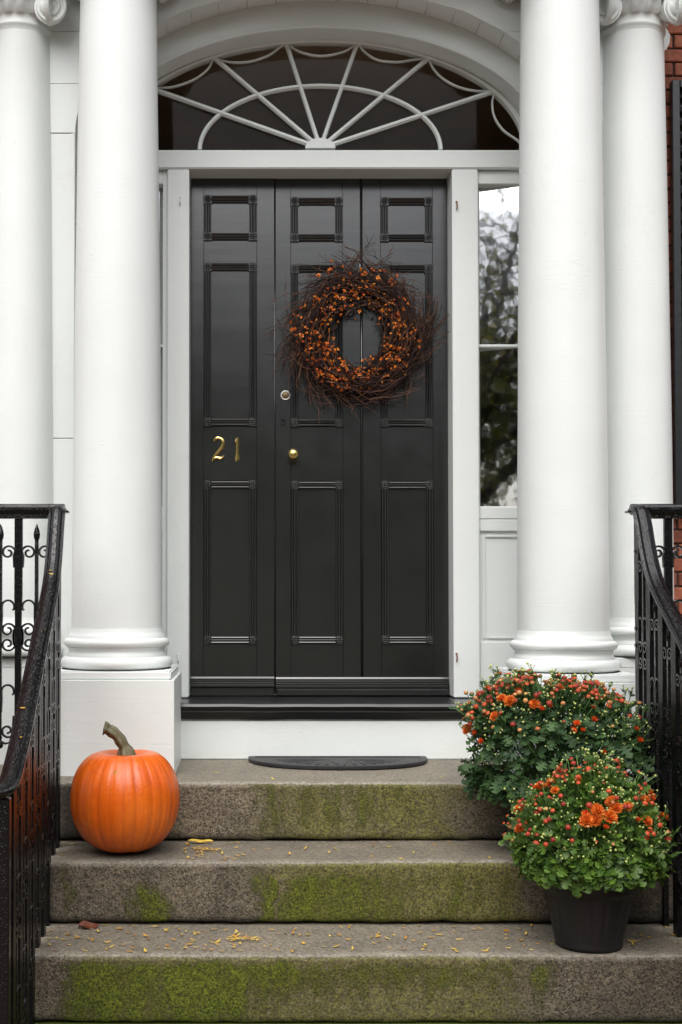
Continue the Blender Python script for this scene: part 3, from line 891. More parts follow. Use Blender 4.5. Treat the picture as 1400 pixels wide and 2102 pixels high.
# ------------------------------------------------------------------ sidelights
def sidelight(sx, label):
    if sx > 0: x0, x1 = xjR1 + 0.0005, CXF + ARC_IN[0] - 0.0005
    else: x0, x1 = CXF - ARC_IN[0] + 0.0005, xjL0 - 0.0005
    zt = zl0 - 0.001
    zg1, zg0, zm = az(381, D_FAN), az(1040, D_FAN), az(711, D_FAN)
    s = empty('sidelight_window', ((x0+x1)/2, yF, Z_SILL), label, 'window')
    fw = 0.006
    gi0, gi1 = (x0 + fw, x1 - 0.024) if sx > 0 else (x0 + 0.024, x1 - 0.020)
    mb = MB()
    yf0 = yF - 0.018
    mb.bbox(x0, gi0, yf0, yF + .03, Z_SILL + .001, zt, 0.002); mb.build('side_stile', M['white'], s)
    mb = MB(); mb.bbox(gi1, x1, yf0, yF + .03, Z_SILL + .001, zt, 0.002); mb.build('side_stile', M['white'], s)
    MB().bbox(gi0, gi1, yf0 - .001, yF + .03, zg1, zt, 0.003).build('top_rail', M['white_h'], s)
    MB().bbox(gi0, gi1, yF - .012, yF + .02, zm - 0.006, zm + 0.006, 0.003).build('glazing_bar', M['white_h'], s)
    MB().bbox(gi0, gi1, yf0 - .001, yF + .03, az(1066, D_FAN), zg0, 0.004).build('bottom_rail', M['white_h'], s)
    # added splay, deeper on the door side, so the panes mirror trees and sky
    ya, yb = (yF + .036, yF - .013) if sx > 0 else (yF - .013, yF + .036)
    for (za, zb, ty) in ((zm + .004, zg1 + .003, 0.0), (zg0 - .003, zm - .004, .0015)):
        vs = [(gi0 - .003, ya + ty, za), (gi1 + .003, yb + ty, za), (gi1 + .003, yb, zb), (gi0 - .003, ya, zb)]
        vs += [(x, y + .003, z) for x, y, z in vs]
        MB().add(vs, [(0, 1, 2, 3), (7, 6, 5, 4), (0, 4, 5, 1), (1, 5, 6, 2), (2, 6, 7, 3), (3, 7, 4, 0)]).build('pane', M['glass_side'], s)
    MB().box(gi0 - .003, gi1 + .003, yF + .045, yF + .048, zg0 - .01, zg1 + .01).build('pane_backing', M['shutter'], s)  # plain dark sheet close behind the panes
    # panel below
    zp1, zp0 = az(1098, D_FAN), az(1312, D_FAN)
    MB().box(gi0, gi1, yF - 0.004, yF + .02, Z_SILL + .001, az(1066, D_FAN) - .001).build('panel', M['white'], s)
    MB().bbox(gi0, gi1, yf0 + 0.0005, yF - .004, zp1 + .014, az(1066, D_FAN) - .001, 0.003).build('panel_rail', M['white_h'], s)
    MB().bbox(gi0, gi1, yf0 + 0.0005, yF - .004, Z_SILL + .001, zp0 - .010, 0.003).build('panel_rail', M['white_h'], s)
    mo = 0.012
    for (a0, a1, b0, b1) in ((gi0 + .012, gi0 + .012 + mo, zp0, zp1), (gi1 - .012 - mo, gi1 - .012, zp0, zp1)):
        MB().bbox(a0, a1, yF - 0.0125, yF - 0.004, b0, b1, 0.004, seg=2).build('panel_moulding', M['white'], s)
    for zz in (zp0, zp1 - mo):
        MB().bbox(gi0 + .012 + mo, gi1 - .012 - mo, yF - 0.0122, yF - 0.004, zz, zz + mo, 0.004, seg=2).build('panel_moulding', M['white_h'], s)
    return s
sidelight(1, 'narrow sidelight window right of the door, reflecting trees and sky')
sidelight(-1, 'narrow sidelight window left of the door, mostly behind the left column')

# ------------------------------------------------------------------ door leaves
YD0 = 0.0
def dx(px): return ax(px, 800, D_DOOR)
def dz(py): return az(py, D_DOOR)
D_TOP, D_BOT = dz(361), Z_SILL + 0.016
# rosette mesh, shared
def rosette_mesh():
    mb = MB()
    r = 0.0185
    mb.bbox(-r, r, -0.008, 0.002, -r, r, 0.002)
    for k in range(8):
        a = 2*pi*k/8
        mb.ball((0.0098*cos(a), -0.0085, 0.0098*sin(a)), 0.0052, 6, 4, 0, (1, 0.9, 1))
    mb.ball((0, -0.0095, 0), 0.005, 8, 5)
    ringp = [(0.0165*cos(2*pi*k/20), -0.008, 0.0165*sin(2*pi*k/20)) for k in range(21)]
    mb.sweep(ringp, circ(0.0018, 5), up=Vector((0, 1, 0)), smooth=True, caps=False)
    return mb.mesh('rosette', M['door'])
ROS = rosette_mesh()
def moulding(p0, p1, parent, yb, name='panel_moulding'):
    """three reeds side by side between two points"""
    mb = MB()
    w = 0.030
    sec = [(-w/2, -0.002), (-w/2, 0.002)]
    for k in range(3):
        c = -w/2 + w * (k + 0.5) / 3
        for q in range(5):
            a = pi - pi * q / 4
            sec.append((c + 0.0044 * cos(a), 0.002 + (0.0085 if k == 1 else 0.0068) * sin(a)))
    sec += [(w/2, 0.002), (w/2, -0.002)]
    mb.sweep([p0, p1], sec, up=Vector((0, -1, 0)))
    return mb.build(name, M['door'], parent, fix=True)
def leaf(name, label, x0, x1, cols, ylf, stiles, zbot):
    """cols: list of (outer x0, outer x1, [(z0, z1)...]) in door space; stiles: list of (x0, x1)"""
    root = empty(name, ((x0+x1)/2, 0, D_BOT), label, 'door')
    g = 0.0004
    yb = ylf + 0.045
    for a, b in stiles:
        MB().bbox(a + g, b - g, ylf, yb, zbot, D_TOP, 0.0009).build('stile', M['door'], root)
    MB().box(x0 + .003, x1 - .003, ylf + 0.004, yb - .004, zbot + .002, D_TOP - .002).build('core', M['door'], root)
    for a, b, panels in cols:
        edges = [zbot] + [z for p in panels for z in p] + [D_TOP]
        for k in range(0, len(edges), 2):
            MB().bbox(a + g, b - g, ylf + 0.0003, yb - .001, edges[k] + g, edges[k+1] - g, 0.0009).build('rail', M['door'], root)
        for (z0, z1) in panels:
            pn = MB().bbox(a + g, b - g, ylf + 0.0025, yb - .002, z0 + g, z1 - g, 0.001).build('panel', M['door'], root)
            h = 0.0165
            xa, xb, za, zb = a + h, b - h, z0 + h, z1 - h
            for q, (p, r_) in enumerate((((xa, za), (xb, za)), ((xa, zb), (xb, zb)), ((xa, za), (xa, zb)), ((xb, za), (xb, zb)))):
                if q < 2: A, B = (p[0] + h, ylf, p[1]), (r_[0] - h, ylf, r_[1])
                else: A, B = (p[0], ylf, p[1] + h), (r_[0], ylf, r_[1] - h)
                moulding(A, B, pn, ylf)
            org = root.location
            for cx, cz in ((xa, za), (xb, za), (xa, zb), (xb, zb)):
                link('rosette', ROS, pn, (cx - org.x, ylf - org.y, cz - org.z))
    return root
z_panels_a = [(dz(1322), dz(987)), (dz(875), dz(541)), (dz(494), dz(402))]
z_panels_b = [(dz(1322), dz(988)), (dz(876), dz(544)), (dz(496), dz(406))]
xA0, xA1, xB0, xB1 = xjL1 + 0.002, dx(563.2), dx(565.6), xjR0 - 0.002
leafA = leaf('door_leaf', 'narrow left leaf of the black panelled door with brass 21', xA0, xA1,
             [(dx(418), dx(527), z_panels_a)], 0.0, [(xA0, dx(418)), (dx(527), xA1)], D_BOT)
leafB = leaf('door_leaf', 'wide right leaf of the black panelled door with brass knob', xB0, xB1,
             [(dx(597), dx(704), z_panels_b), (dx(782), dx(889), z_panels_b)], 0.003,
             [(xB0, dx(597)), (dx(704), dx(740)), (dx(744.5), dx(782)), (dx(889), xB1)], D_BOT - .008)
# bead over the groove in the middle of the wide leaf, and on the meeting edge
for px, lf, r_ in ((742.3, leafB, 0.0042), (564.2, leafB, 0.0032)):
    x = dx(px)
    mb = MB(); mb.sweep([(x, 0.003 - .001, dz(1390)), (x, 0.003 - .001, D_TOP - 0.002)], circ(r_, 8), up=Vector((0, 1, 0)), smooth=True)
    mb.build('bead', M['door'], lf)
def weather_bar(x0, x1, lf, y, za, zb, proj):
    mb = MB()
    h = zb - za
    sec = [(0.0, 0.0), (-proj, 0.002), (-proj, 0.2*h), (-proj*.8, 0.24*h), (-proj*.8, 0.42*h), (-proj*.62, 0.46*h), (-proj*.62, 0.62*h), (-proj*.42, 0.68*h), (-proj*.42, 0.84*h), (-proj*.25, h), (0, h)]
    vs = []
    for x in (x0, x1):
        for a, b in sec: vs.append((x, y + a, za + b))
    n = len(sec)
    mb.add(vs, [(i, (i+1) % n, n+(i+1) % n, n+i) for i in range(n)] + [list(range(n))[::-1], list(range(n, 2*n))])
    mb.build('weather_bar', M['door'], lf, fix=True)
weather_bar(xA0 + .001, xA1 - .001, leafA, 0.0, dz(1410), dz(1389), 0.016)
weather_bar(xB0 + .001, xB1 - .001, leafB, 0.003, dz(1412), dz(1390), 0.024)
MB().bbox(xB0 + .001, xB1 - .001, 0.003 - 0.030, 0.040, Z_SILL - 0.002, dz(1413), 0.006).build('kick_board', M['door'], leafB)
MB().bbox(xA0 + .001, xA1 - .001, 0.0 - 0.010, 0.040, Z_SILL - 0.002, dz(1411), 0.003).build('kick_board', M['door'], leafA)
# dark head stop over the door
MB().box(xjL1, xjR0, 0.01, 0.05, D_TOP - .001, zl0 + .001).build('head_stop', M['door'], sur)

# numerals
def numeral(strokes, name, KW=1.2):
    mb = MB()
    for st in strokes:
        P = catmull([(a, b, 0) for a, b, w in st], 5)
        W = catmull([(w, 0, 0) for a, b, w in st], 5)
        L, C, Rr = [], [], []
        for i, p in enumerate(P):
            t = (P[min(i+1, len(P)-1)] - P[max(i-1, 0)]).normalized()
            nn = Vector((-t.y, t.x, 0)); w = max(W[i].x * KW, 2) / 2
            for arr, k in ((L, w), (C, 0), (Rr, -w)):
                q = p + nn * k
                arr.append((q.x, q.y))
        def to3(q, y):
            w = at(380 + q[0] / 5.0, 780 + q[1] / 5.0, D_DOOR)
            return (w.x, y, w.z)
        n = len(P)
        vs = []
        for i in range(n):
            l2 = ((L[i][0]*.72 + C[i][0]*.28), (L[i][1]*.72 + C[i][1]*.28)); r2 = ((Rr[i][0]*.72 + C[i][0]*.28), (Rr[i][1]*.72 + C[i][1]*.28))
            vs += [to3(L[i], 0.0), to3(L[i], -0.004), to3(l2, -0.007), to3(C[i], -0.009), to3(r2, -0.007), to3(Rr[i], -0.004), to3(Rr[i], 0.0)]
        fs = [(7*i+j, 7*i+j+1, 7*i+8+j, 7*i+7+j) for i in range(n-1) for j in range(6)]
        fs += [list(range(7)), [7*(n-1)+j for j in range(7)][::-1]]
        mb.add(vs, fs, 0, False)
    return mb.build(name, M['brass'], leafA, fix=True)
o = numeral([[(300, 632, 14), (306, 612, 24), (322, 600, 26), (348, 597, 24), (376, 612, 28), (391, 643, 31), (380, 686, 34), (347, 730, 30), (312, 770, 25), (288, 812, 22), (277, 842, 10)],
             [(279, 834, 16), (300, 806, 26), (330, 799, 26), (360, 806, 27), (385, 796, 24), (398, 780, 14), (403, 764, 5)]], 'numeral')
o['label'] = 'brass numeral 2'
o = numeral([[(538, 596, 20), (537, 640, 21), (536, 700, 19), (535, 750, 21), (535, 785, 25), (531, 808, 27), (520, 842, 6)],
             [(541, 600, 16), (528, 618, 16), (510, 640, 7)]], 'numeral', 1.75)
o['label'] = 'brass numeral 1'
# knob, lock, keyhole plate
def disc_y(mb, c, prof, n=28, mi=0):
    """lathe about the y axis; prof: (r, y offset towards the street)"""
    vs, fs = [], []
    for r, d in prof:
        for k in range(n):
            a = 2*pi*k/n
            vs.append((c.x + r*cos(a), c.y - d, c.z + r*sin(a)))
    for i in range(len(prof) - 1):
        for k in range(n):
            k2 = (k+1) % n
            fs.append((i*n+k, i*n+k2, (i+1)*n+k2, (i+1)*n+k))
    fs.append([(len(prof)-1)*n + k for k in range(n)])
    mb.add(vs, fs, mi, True)
    return mb
c = at(602, 932, 5.06); c.y = 0.003
mb = disc_y(MB(), c, [(0.019, -.001), (0.019, 0.003), (0.014, 0.006), (0.0085, 0.010), (0.0085, 0.022), (0.013, 0.028), (0.0195, 0.036), (0.0228, 0.046), (0.0215, 0.056), (0.016, 0.063), (0.008, 0.066), (0.001, 0.0665)])
mb.build('knob', M['brass'], leafB, fix=True)
c = at(586, 811.5, D_DOOR); c.y = 0.003
lk_ = disc_y(MB(), c, [(0.0205, -.001), (0.0205, 0.004), (0.019, 0.0065), (0.0165, 0.0065), (0.0155, 0.003), (0.015, 0.001)]).build('lock', M['chrome'], leafB, fix=True)
disc_y(MB(), c, [(0.0154, 0.0), (0.0154, 0.0035), (0.013, 0.0045), (0.001, 0.0045)]).build('lock_cylinder', M['lock_core'], lk_, fix=True)
MB().box(c.x - .001, c.x + .001, 0.003 - .0052, 0.003 - .003, c.z - .007, c.z + .002).build('key_slot', M['door'], lk_)
c = at(580.5, 864, D_DOOR)
kp = MB().bbox(c.x - .0085, c.x + .0085, 0.003 - .005, 0.004, c.z - .018, c.z + .018, 0.002).build('keyhole_plate', M['door'], leafB)
mb = disc_y(MB(), Vector((c.x, 0.003 - .0051, c.z + .003)), [(0.0035, 0), (0.0005, 0.0002)], 12)
mb.box(c.x - .0014, c.x + .0014, 0.003 - .0054, 0.003 - .005, c.z - .008, c.z + .003)
mb.build('keyhole', mat_simple('keyhole_black', (0.001, 0.001, 0.001), 0.9, 0, 0.0), kp)

# ------------------------------------------------------------------ hall behind the glass
mb = MB()
hx0, hx1, hy0, hy1, hz0, hz1 = CXF - 1.3, CXF + 1.3, yD(5.19), yD(9.6), Z_SILL, EYE_Z + 2.5
mb.add([(hx0,hy0,hz0),(hx1,hy0,hz0),(hx1,hy1,hz0),(hx0,hy1,hz0),(hx0,hy0,hz1),(hx1,hy0,hz1),(hx1,hy1,hz1),(hx0,hy1,hz1)],
       [(0,1,2,3),(4,7,6,5),(1,5,6,2),(2,6,7,3),(3,7,4,0)])
tag(mb.build('hall_interior', M['hall']), kind='structure')
ch = empty('hall_chandelier', (at(760, 260, 7.2).x, yD(7.2), az(262, 7.2)), 'dim candle chandelier hanging in the hall behind the fanlight', 'chandelier')
cp = ch.location.copy()
mb = MB(); mb.sweep([(cp.x, cp.y, cp.z - 0.05), (cp.x, cp.y, cp.z + 0.75)], circ(0.012, 8), up=Vector((1, 0, 0)), smooth=True); mb.ball((cp.x, cp.y, cp.z - .06), 0.04); mb.ball((cp.x, cp.y, cp.z + .12), 0.03, sz=(1, 1, 2))
mb.build('stem', M['hall_white'], ch)
for k in range(6):
    a = k * pi / 3 + 0.2
    d = Vector((cos(a), sin(a), 0))
    mb = MB(); mb.sweep(catmull([cp + Vector((0, 0, -.02)), cp + d * .09 + Vector((0, 0, -.09)), cp + d * .18 + Vector((0, 0, -.05)), cp + d * .21 + Vector((0, 0, 0))], 5), circ(0.008, 6), smooth=True)
    mb.build('arm', M['hall_white'], ch)
    q = cp + d * .21
    MB().lathe([(0.022, 0), (0.026, .01), (0.011, .012), (0.011, .11), (0.004, .13)], q, 10).build('candle', M['hall_white'], ch)

# ------------------------------------------------------------------ columns
def spiral(cx, cz, r0, turns, sgn, n=60, start=0.5*pi, kk=0.09):
    out = []
    for i in range(n + 1):
        t = i / n
        a = start + sgn * turns * 2 * pi * t
        r = r0 * (1 - t) ** 1.15 + r0 * kk
        out.append((cx + r * cos(a), cz + r * sin(a)))
    return out
def capital(root, c, rn, zb, mat):
    """angular Ionic capital: necking, bead, fluted band, four diagonal volute pairs, abacus"""
    cap = MB()
    cap.lathe([(rn, -.03), (rn + .004, -.012), (rn + .007, -.009), (rn + .007, -.001), (rn + .004, .004), (rn + .008, .03), (rn + .016, .032), (rn + .022, .085), (rn + .03, .10), (rn + .03, .13)],
              (c[0], c[1], zb), 64, fn=lambda r, z, a: r + (0.009 * cos(a * 18) if .031 < z < .095 else (0.0022 * cos(a * 36) if .009 < z < .031 else 0)))
    cp = cap.build('capital', mat, root)
    e = rn + 0.075
    ab = MB()
    # concave-sided abacus
    ring = []
    for k in range(4):
        a0 = pi/4 + k * pi/2; a1 = a0 + pi/2
        p0 = Vector((cos(a0), sin(a0), 0)) * e * 1.33; p1 = Vector((cos(a1), sin(a1), 0)) * e * 1.33
        tt = Vector((-sin(a0), cos(a0), 0)) * 0.03
        mid = Vector((cos((a0+a1)/2), sin((a0+a1)/2), 0))
        for q in range(9):
            t = q / 8
            ring.append((p0 * (1-t) + p1 * t) - mid * (0.035 * 4 * t * (1-t)))
    m = len(ring)
    vs = [(c[0]+p.x, c[1]+p.y, zb + .135) for p in ring] + [(c[0]+p.x*1.04, c[1]+p.y*1.04, zb + .175) for p in ring]
    ab.add(vs, [(i, (i+1) % m, m+(i+1) % m, m+i) for i in range(m)] + [list(range(m))[::-1], list(range(m, 2*m))])
    ab.build('abacus', mat, cp, fix=True)
    for k in range(4):
        a = pi/4 + k * pi/2
        dirv = Vector((cos(a), sin(a), 0))
        for s in (-1, 1):
            # each face of the corner carries a spiral
            fa = a - s * pi/4 * 0.84
            nrm = Vector((cos(fa), sin(fa), 0))                   # outward normal of this volute face
            tan_ = Vector((-nrm.y, nrm.x, 0)) * s                 # towards the corner
            cen = Vector((c[0], c[1], zb + .044)) + nrm * (rn + .034) + tan_ * (rn - .004)
            mb = MB()
            back = [cen + tan_ * (0.060 * cos(q*2*pi/28)) + Vector((0, 0, 0.064 * sin(q*2*pi/28))) - nrm * 0.012 for q in range(28)]
            frt = [p + nrm * 0.013 for p in back]
            mb.add(back + frt, [(i, (i+1) % 28, 28+(i+1) % 28, 28+i) for i in range(28)] + [list(range(28, 56)), list(range(28))[::-1]])
            sp = spiral(0, 0, 0.058, 2.6, 1, 70, start=pi * 0.55)
            path = [cen + tan_ * (-x) + Vector((0, 0, z * 1.06)) + nrm * 0.003 for x, z in sp]
            # run-in band from the middle of the face
            lead = [cen + tan_ * (-0.115) + Vector((0, 0, .048)) + nrm * -0.01, cen + tan_ * (-0.06) + Vector((0, 0, .050)) + nrm * .001]
            mb.sweep(lead[:0] + path, circ(0.0088, 8), up=nrm, smooth=True, scales=[1.0 - 0.55 * i / len(path) for i in range(len(path))])
            mb.ball(tuple(cen + nrm * 0.003), 0.009, 8, 6)
            mb.build('volute', mat, cp, fix=True)
        # bolster between the two spirals of the corner
        mb = MB()
        cen = Vector((c[0], c[1], zb + .042)) + dirv * (e * 0.95)
        mb.sweep([cen - dirv * .06, cen - dirv * .03, cen + dirv * .006], circ(0.05, 14), up=Vector((0, 0, 1)), smooth=True, scales=[0.6, .8, .85])
        mb.build('bolster', mat, cp, fix=True)
        # bands of each face sweeping into the volutes
    for k in range(4):
        a = k * pi/2
        nrm = Vector((cos(a), sin(a), 0)); tg = Vector((-nrm.y, nrm.x, 0))
        base = Vector((c[0], c[1], zb)) + nrm * (rn + .032)
        pts = [base + tg * u + Vector((0, 0, zz)) + nrm * dn for u, zz, dn in ((-e*.86, .118, .028), (-e*.6, .122, .010), (-e*.3, .108, .0), (0, .104, 0), (e*.3, .108, 0), (e*.6, .122, .010), (e*.86, .118, .028))]
        mb = MB(); mb.sweep(catmull(pts, 5), [(-.007, -.011), (.007, -.011), (.007, .011), (-.007, .011)], up=Vector((0, 0, 1)), smooth=False)
        mb.build('band', mat, cp, fix=True)
        mb = MB(); fc = base + Vector((0, 0, .150)) + nrm * .012
        for q in range(6):
            b = q * pi/3
            mb.ball(tuple(fc + tg * .018 * cos(b) + Vector((0, 0, .018 * sin(b)))), .012, 7, 5)
        mb.ball(tuple(fc + nrm * .008), .009, 7, 5)
        mb.build('flower', mat, cp)
    return cp
def column(name, label, c, rb, rt, z0, zcap, plinth, group):
    root = empty(name, (c[0], c[1], z0), label, 'column', group)
    hw, hw2, zpl, zpl2, dpt = plinth
    zj = z0 + (zpl - z0) * .33
    MB().bbox(c[0]-hw, c[0]+hw, c[1]-hw, c[1]+dpt, z0 - 0.002, zj - .0002, 0.0008, seg=1).build('plinth', M['white_h'], root)
    MB().bbox(c[0]-hw+.0003, c[0]+hw-.0004, c[1]-hw+.0004, c[1]+dpt, zj + .0002, zpl, 0.0010, seg=1).build('plinth', M['white_h'], root)
    MB().bbox(c[0]-hw2, c[0]+hw2, c[1]-hw2, c[1]+dpt, zpl, zpl2, 0.005, seg=2).build('plinth_cap', M['white_h'], root)
    # base mouldings
    h = zpl2
    prof = [(rb + .036, 0)]
    def torus(rc, zc, rad, m=8):
        return [(rc + rad * cos(-pi/2 + pi * q / m), zc + rad * sin(-pi/2 + pi * q / m)) for q in range(m + 1)]
    prof += torus(rb + .016, .0235, .0235)
    prof += [(rb + .0165, .048), (rb + .0165, .052)]
    prof += [(rb + .013, .058), (rb + .009, .066), (rb + .011, .074), (rb + .016, .078), (rb + .016, .081)]
    prof += torus(rb + .012, .097, .016)
    prof += [(rb + .0115, .114), (rb + .0115, .121), (rb + .007, .127), (rb + .003, .138), (rb + .0007, .15)]
    MB().lathe(prof, (c[0], c[1], h), 72, fn=lambda r, z, a: r + 0.0012 * noise.noise((cos(a)*3, sin(a)*3, z*30))).build('base', M['white_col'], root)
    # shaft with entasis
    hs_ = zcap - h - 0.15
    prof = []
    for i in range(41):
        t = i / 40
        prof.append((rb + (rt - rb) * (0.25 * t + 0.75 * t ** 1.7), 0.15 + hs_ * t))
    MB().lathe(prof, (c[0], c[1], h), 72, fn=lambda r, z, a: r + 0.0011 * noise.noise((cos(a)*2.2, sin(a)*2.2, z*2.5 + c[0]))).build('shaft', M['white_col'], root)
    capital(root, c, rt, zcap + 0.012, M['white_col'])
    return root
DC = 4.57
zpl, zpl2 = az(1396, 4.353), az(1378, 4.37)
zb_c = Z_LAND
cl = at(240, 1290, DC); cr = at(1156, 1290, DC)
zc_f = EYE_Z + 2.315
column('portico_column', 'thick white front column left of the door, behind the pumpkin', (cl.x, cl.y), 0.1675, 0.1415, zb_c, zc_f, (0.228, 0.215, zpl, zpl2, 0.23), 'thick front columns of the portico')
column('portico_column', 'thick white front column right of the door, behind the flowering plants', (cr.x, cr.y), 0.1675, 0.1415, zb_c, zc_f, (0.228, 0.215, az(1402, 4.353), az(1384, 4.37), 0.23), 'thick front columns of the portico')
DB = 4.80
bl = at(115, 1000, DB).x - 0.146; br = at(1378, 1000, DB).x - 0.146
zc_b = az(50, 4.68)
column('engaged_column', 'thinner white rear column at the left edge with scrolled capital', (bl, yD(DB)), 0.146, 0.124, zb_c, zc_b, (0.165, 0.16, az(1372, 4.64), az(1350, 4.64), 0.0), 'rear columns against the wall')
column('engaged_column', 'thinner white rear column beside the brick wall with scrolled capital', (br, yD(DB)), 0.146, 0.124, zb_c, zc_b, (0.165, 0.16, az(1372, 4.64), az(1350, 4.64), 0.0), 'rear columns against the wall')

# portico roof above the frame: architrave beams, ceiling, cornice
rf = empty('portico_entablature', (CXF, yD(4.6), EYE_Z + 2.46), 'white portico entablature carried by the columns above the door', 'entablature')
zA = EYE_Z + 2.475
MB().bbox(cl.x - .26, cr.x + .26, yD(4.36), yD(4.74), zA + .03, zA + .34, .01).build('architrave', M['white_h'], rf)
for sx, x in ((-1, bl), (1, br)):
    MB().bbox(x - .20, x + .20, yD(4.58), yD(5.0), zA - .012, zA + .34, .01).build('architrave', M['white_h'], rf)
MB().bbox(bl - .30, br + .30, yD(4.30), yD(5.2), zA + .345, zA + .55, .01).build('cornice', M['white_h'], rf)
MB().box(bl + .201, br - .201, yD(4.741), yD(4.765), zA + .16, zA + .34).build('ceiling', M['white_h'], rf)

# ------------------------------------------------------------------ brick wall and shutter
DBW = 4.93
xw0 = br + 0.02
bw = empty('brick_wall', (xw0, yD(DBW), 0), 'red brick house wall at the right edge behind the shutter', 'wall')
MB().box(xw0, 6.0, yD(DBW) + 0.006, yD(DBW) + 0.25, 0.0, 5.2).build('mortar_bed', M['mortar'], bw)
bmb = MB().bbox(-0.0995, 0.0995, -0.05, 0.05, -0.0255, 0.0255, 0.004)
BRICK = bmb.mesh('brick', M['brick'])
bh = MB().bbox(-0.046, 0.046, -0.05, 0.05, -0.0255, 0.0255, 0.004).mesh('brick_header', M['brick'])
ncourse = 66
SHX0 = at(1381, 600, 4.88).x
SHZ1, SHZ0 = az(166, 4.88), az(1052, 4.88)
for k in range(ncourse):
    z = 0.03 + k * 0.0575
    x = xw0 + 0.05 + (0.105 if k % 2 else 0.0) - 0.06
    for j in range(4):
        cxk = x + j * 0.2065 + 0.1
        if SHZ0 + .12 < z < SHZ1 - 0.12 and cxk - 0.1 > SHX0 + 0.06: continue
        o = link('brick', BRICK, bw, (cxk - xw0, 0.048 + R.uniform(-.0025, .0015), z + R.uniform(-.0012, .0012)), (R.uniform(-.006, .006), R.uniform(-.008, .008), R.uniform(-.008, .008)))
MB().box(xw0 + 0.95, 6.0, yD(DBW) + 0.002, yD(DBW) + 0.004, 0.0, 5.2).build('brick_face', M['brick_far'], bw)
bw2 = MB().box(-6.0, bl - 0.02, yD(DBW), yD(DBW) + 0.25, 0.0, 5.2).build('brick_wall', M['brick_far'])
tag(bw2, 'red brick house wall beyond the left edge', 'wall')
up_ = MB().box(-6.0, 6.0, yD(DBW) + 0.02, yD(DBW) + 0.25, 5.2, 8.5).build('upper_wall', M['brick_far'])
tag(up_, 'upper storey brick wall above the portico roof', 'wall')
sh = empty('window_shutter', (SHX0, yD(4.88), SHZ0), 'black louvred window shutter hung on the brick wall', 'shutter')
sy0, sy1 = yD(4.868), yD(4.905)
SHW = 0.47
st = 0.032
for a, b in ((SHX0, SHX0 + st), (SHX0 + SHW - st, SHX0 + SHW)):
    MB().bbox(a, b, sy0, sy1, SHZ0, SHZ1, 0.003).build('stile', M['shutter'], sh)
zmid = az(611, 4.88)
for a, b in ((SHZ1 - .030, SHZ1), (zmid - .02, zmid + .02), (SHZ0, SHZ0 + .05)):
    MB().bbox(SHX0 + st, SHX0 + SHW - st, sy0, sy1, a, b, 0.003).build('rail', M['shutter'], sh)
slat = MB(); w2 = (SHW - 2 * st) / 2 - .001
sa = radians(38)
slat.add([(sx * w2, sy * 0.022 * cos(sa) - sz * .003 * sin(sa), sy * 0.022 * sin(sa) + sz * .003 * cos(sa)) for sx in (-1, 1) for sy in (-1, 1) for sz in (-1, 1)],
         [(0, 1, 3, 2), (4, 6, 7, 5), (0, 4, 5, 1), (2, 3, 7, 6), (0, 2, 6, 4), (1, 5, 7, 3)])
SLAT = slat.mesh('slat', M['shutter'], fix=True)
for z0, z1 in ((SHZ0 + .05, zmid - .02), (zmid + .02, SHZ1 - .03)):
    n = int((z1 - z0) / 0.0545)
    for k in range(n):
        z = z0 + (k + .5) * (z1 - z0) / n
        link('slat', SLAT, sh, (SHW / 2, (sy0 + sy1) / 2 - sh.location.y, z - SHZ0))
MB().box(SHX0 + .02, SHX0 + SHW - .02, sy1 - .003, sy1, SHZ0 + .02, SHZ1 - .02).build('backing', M['shutter'], sh)

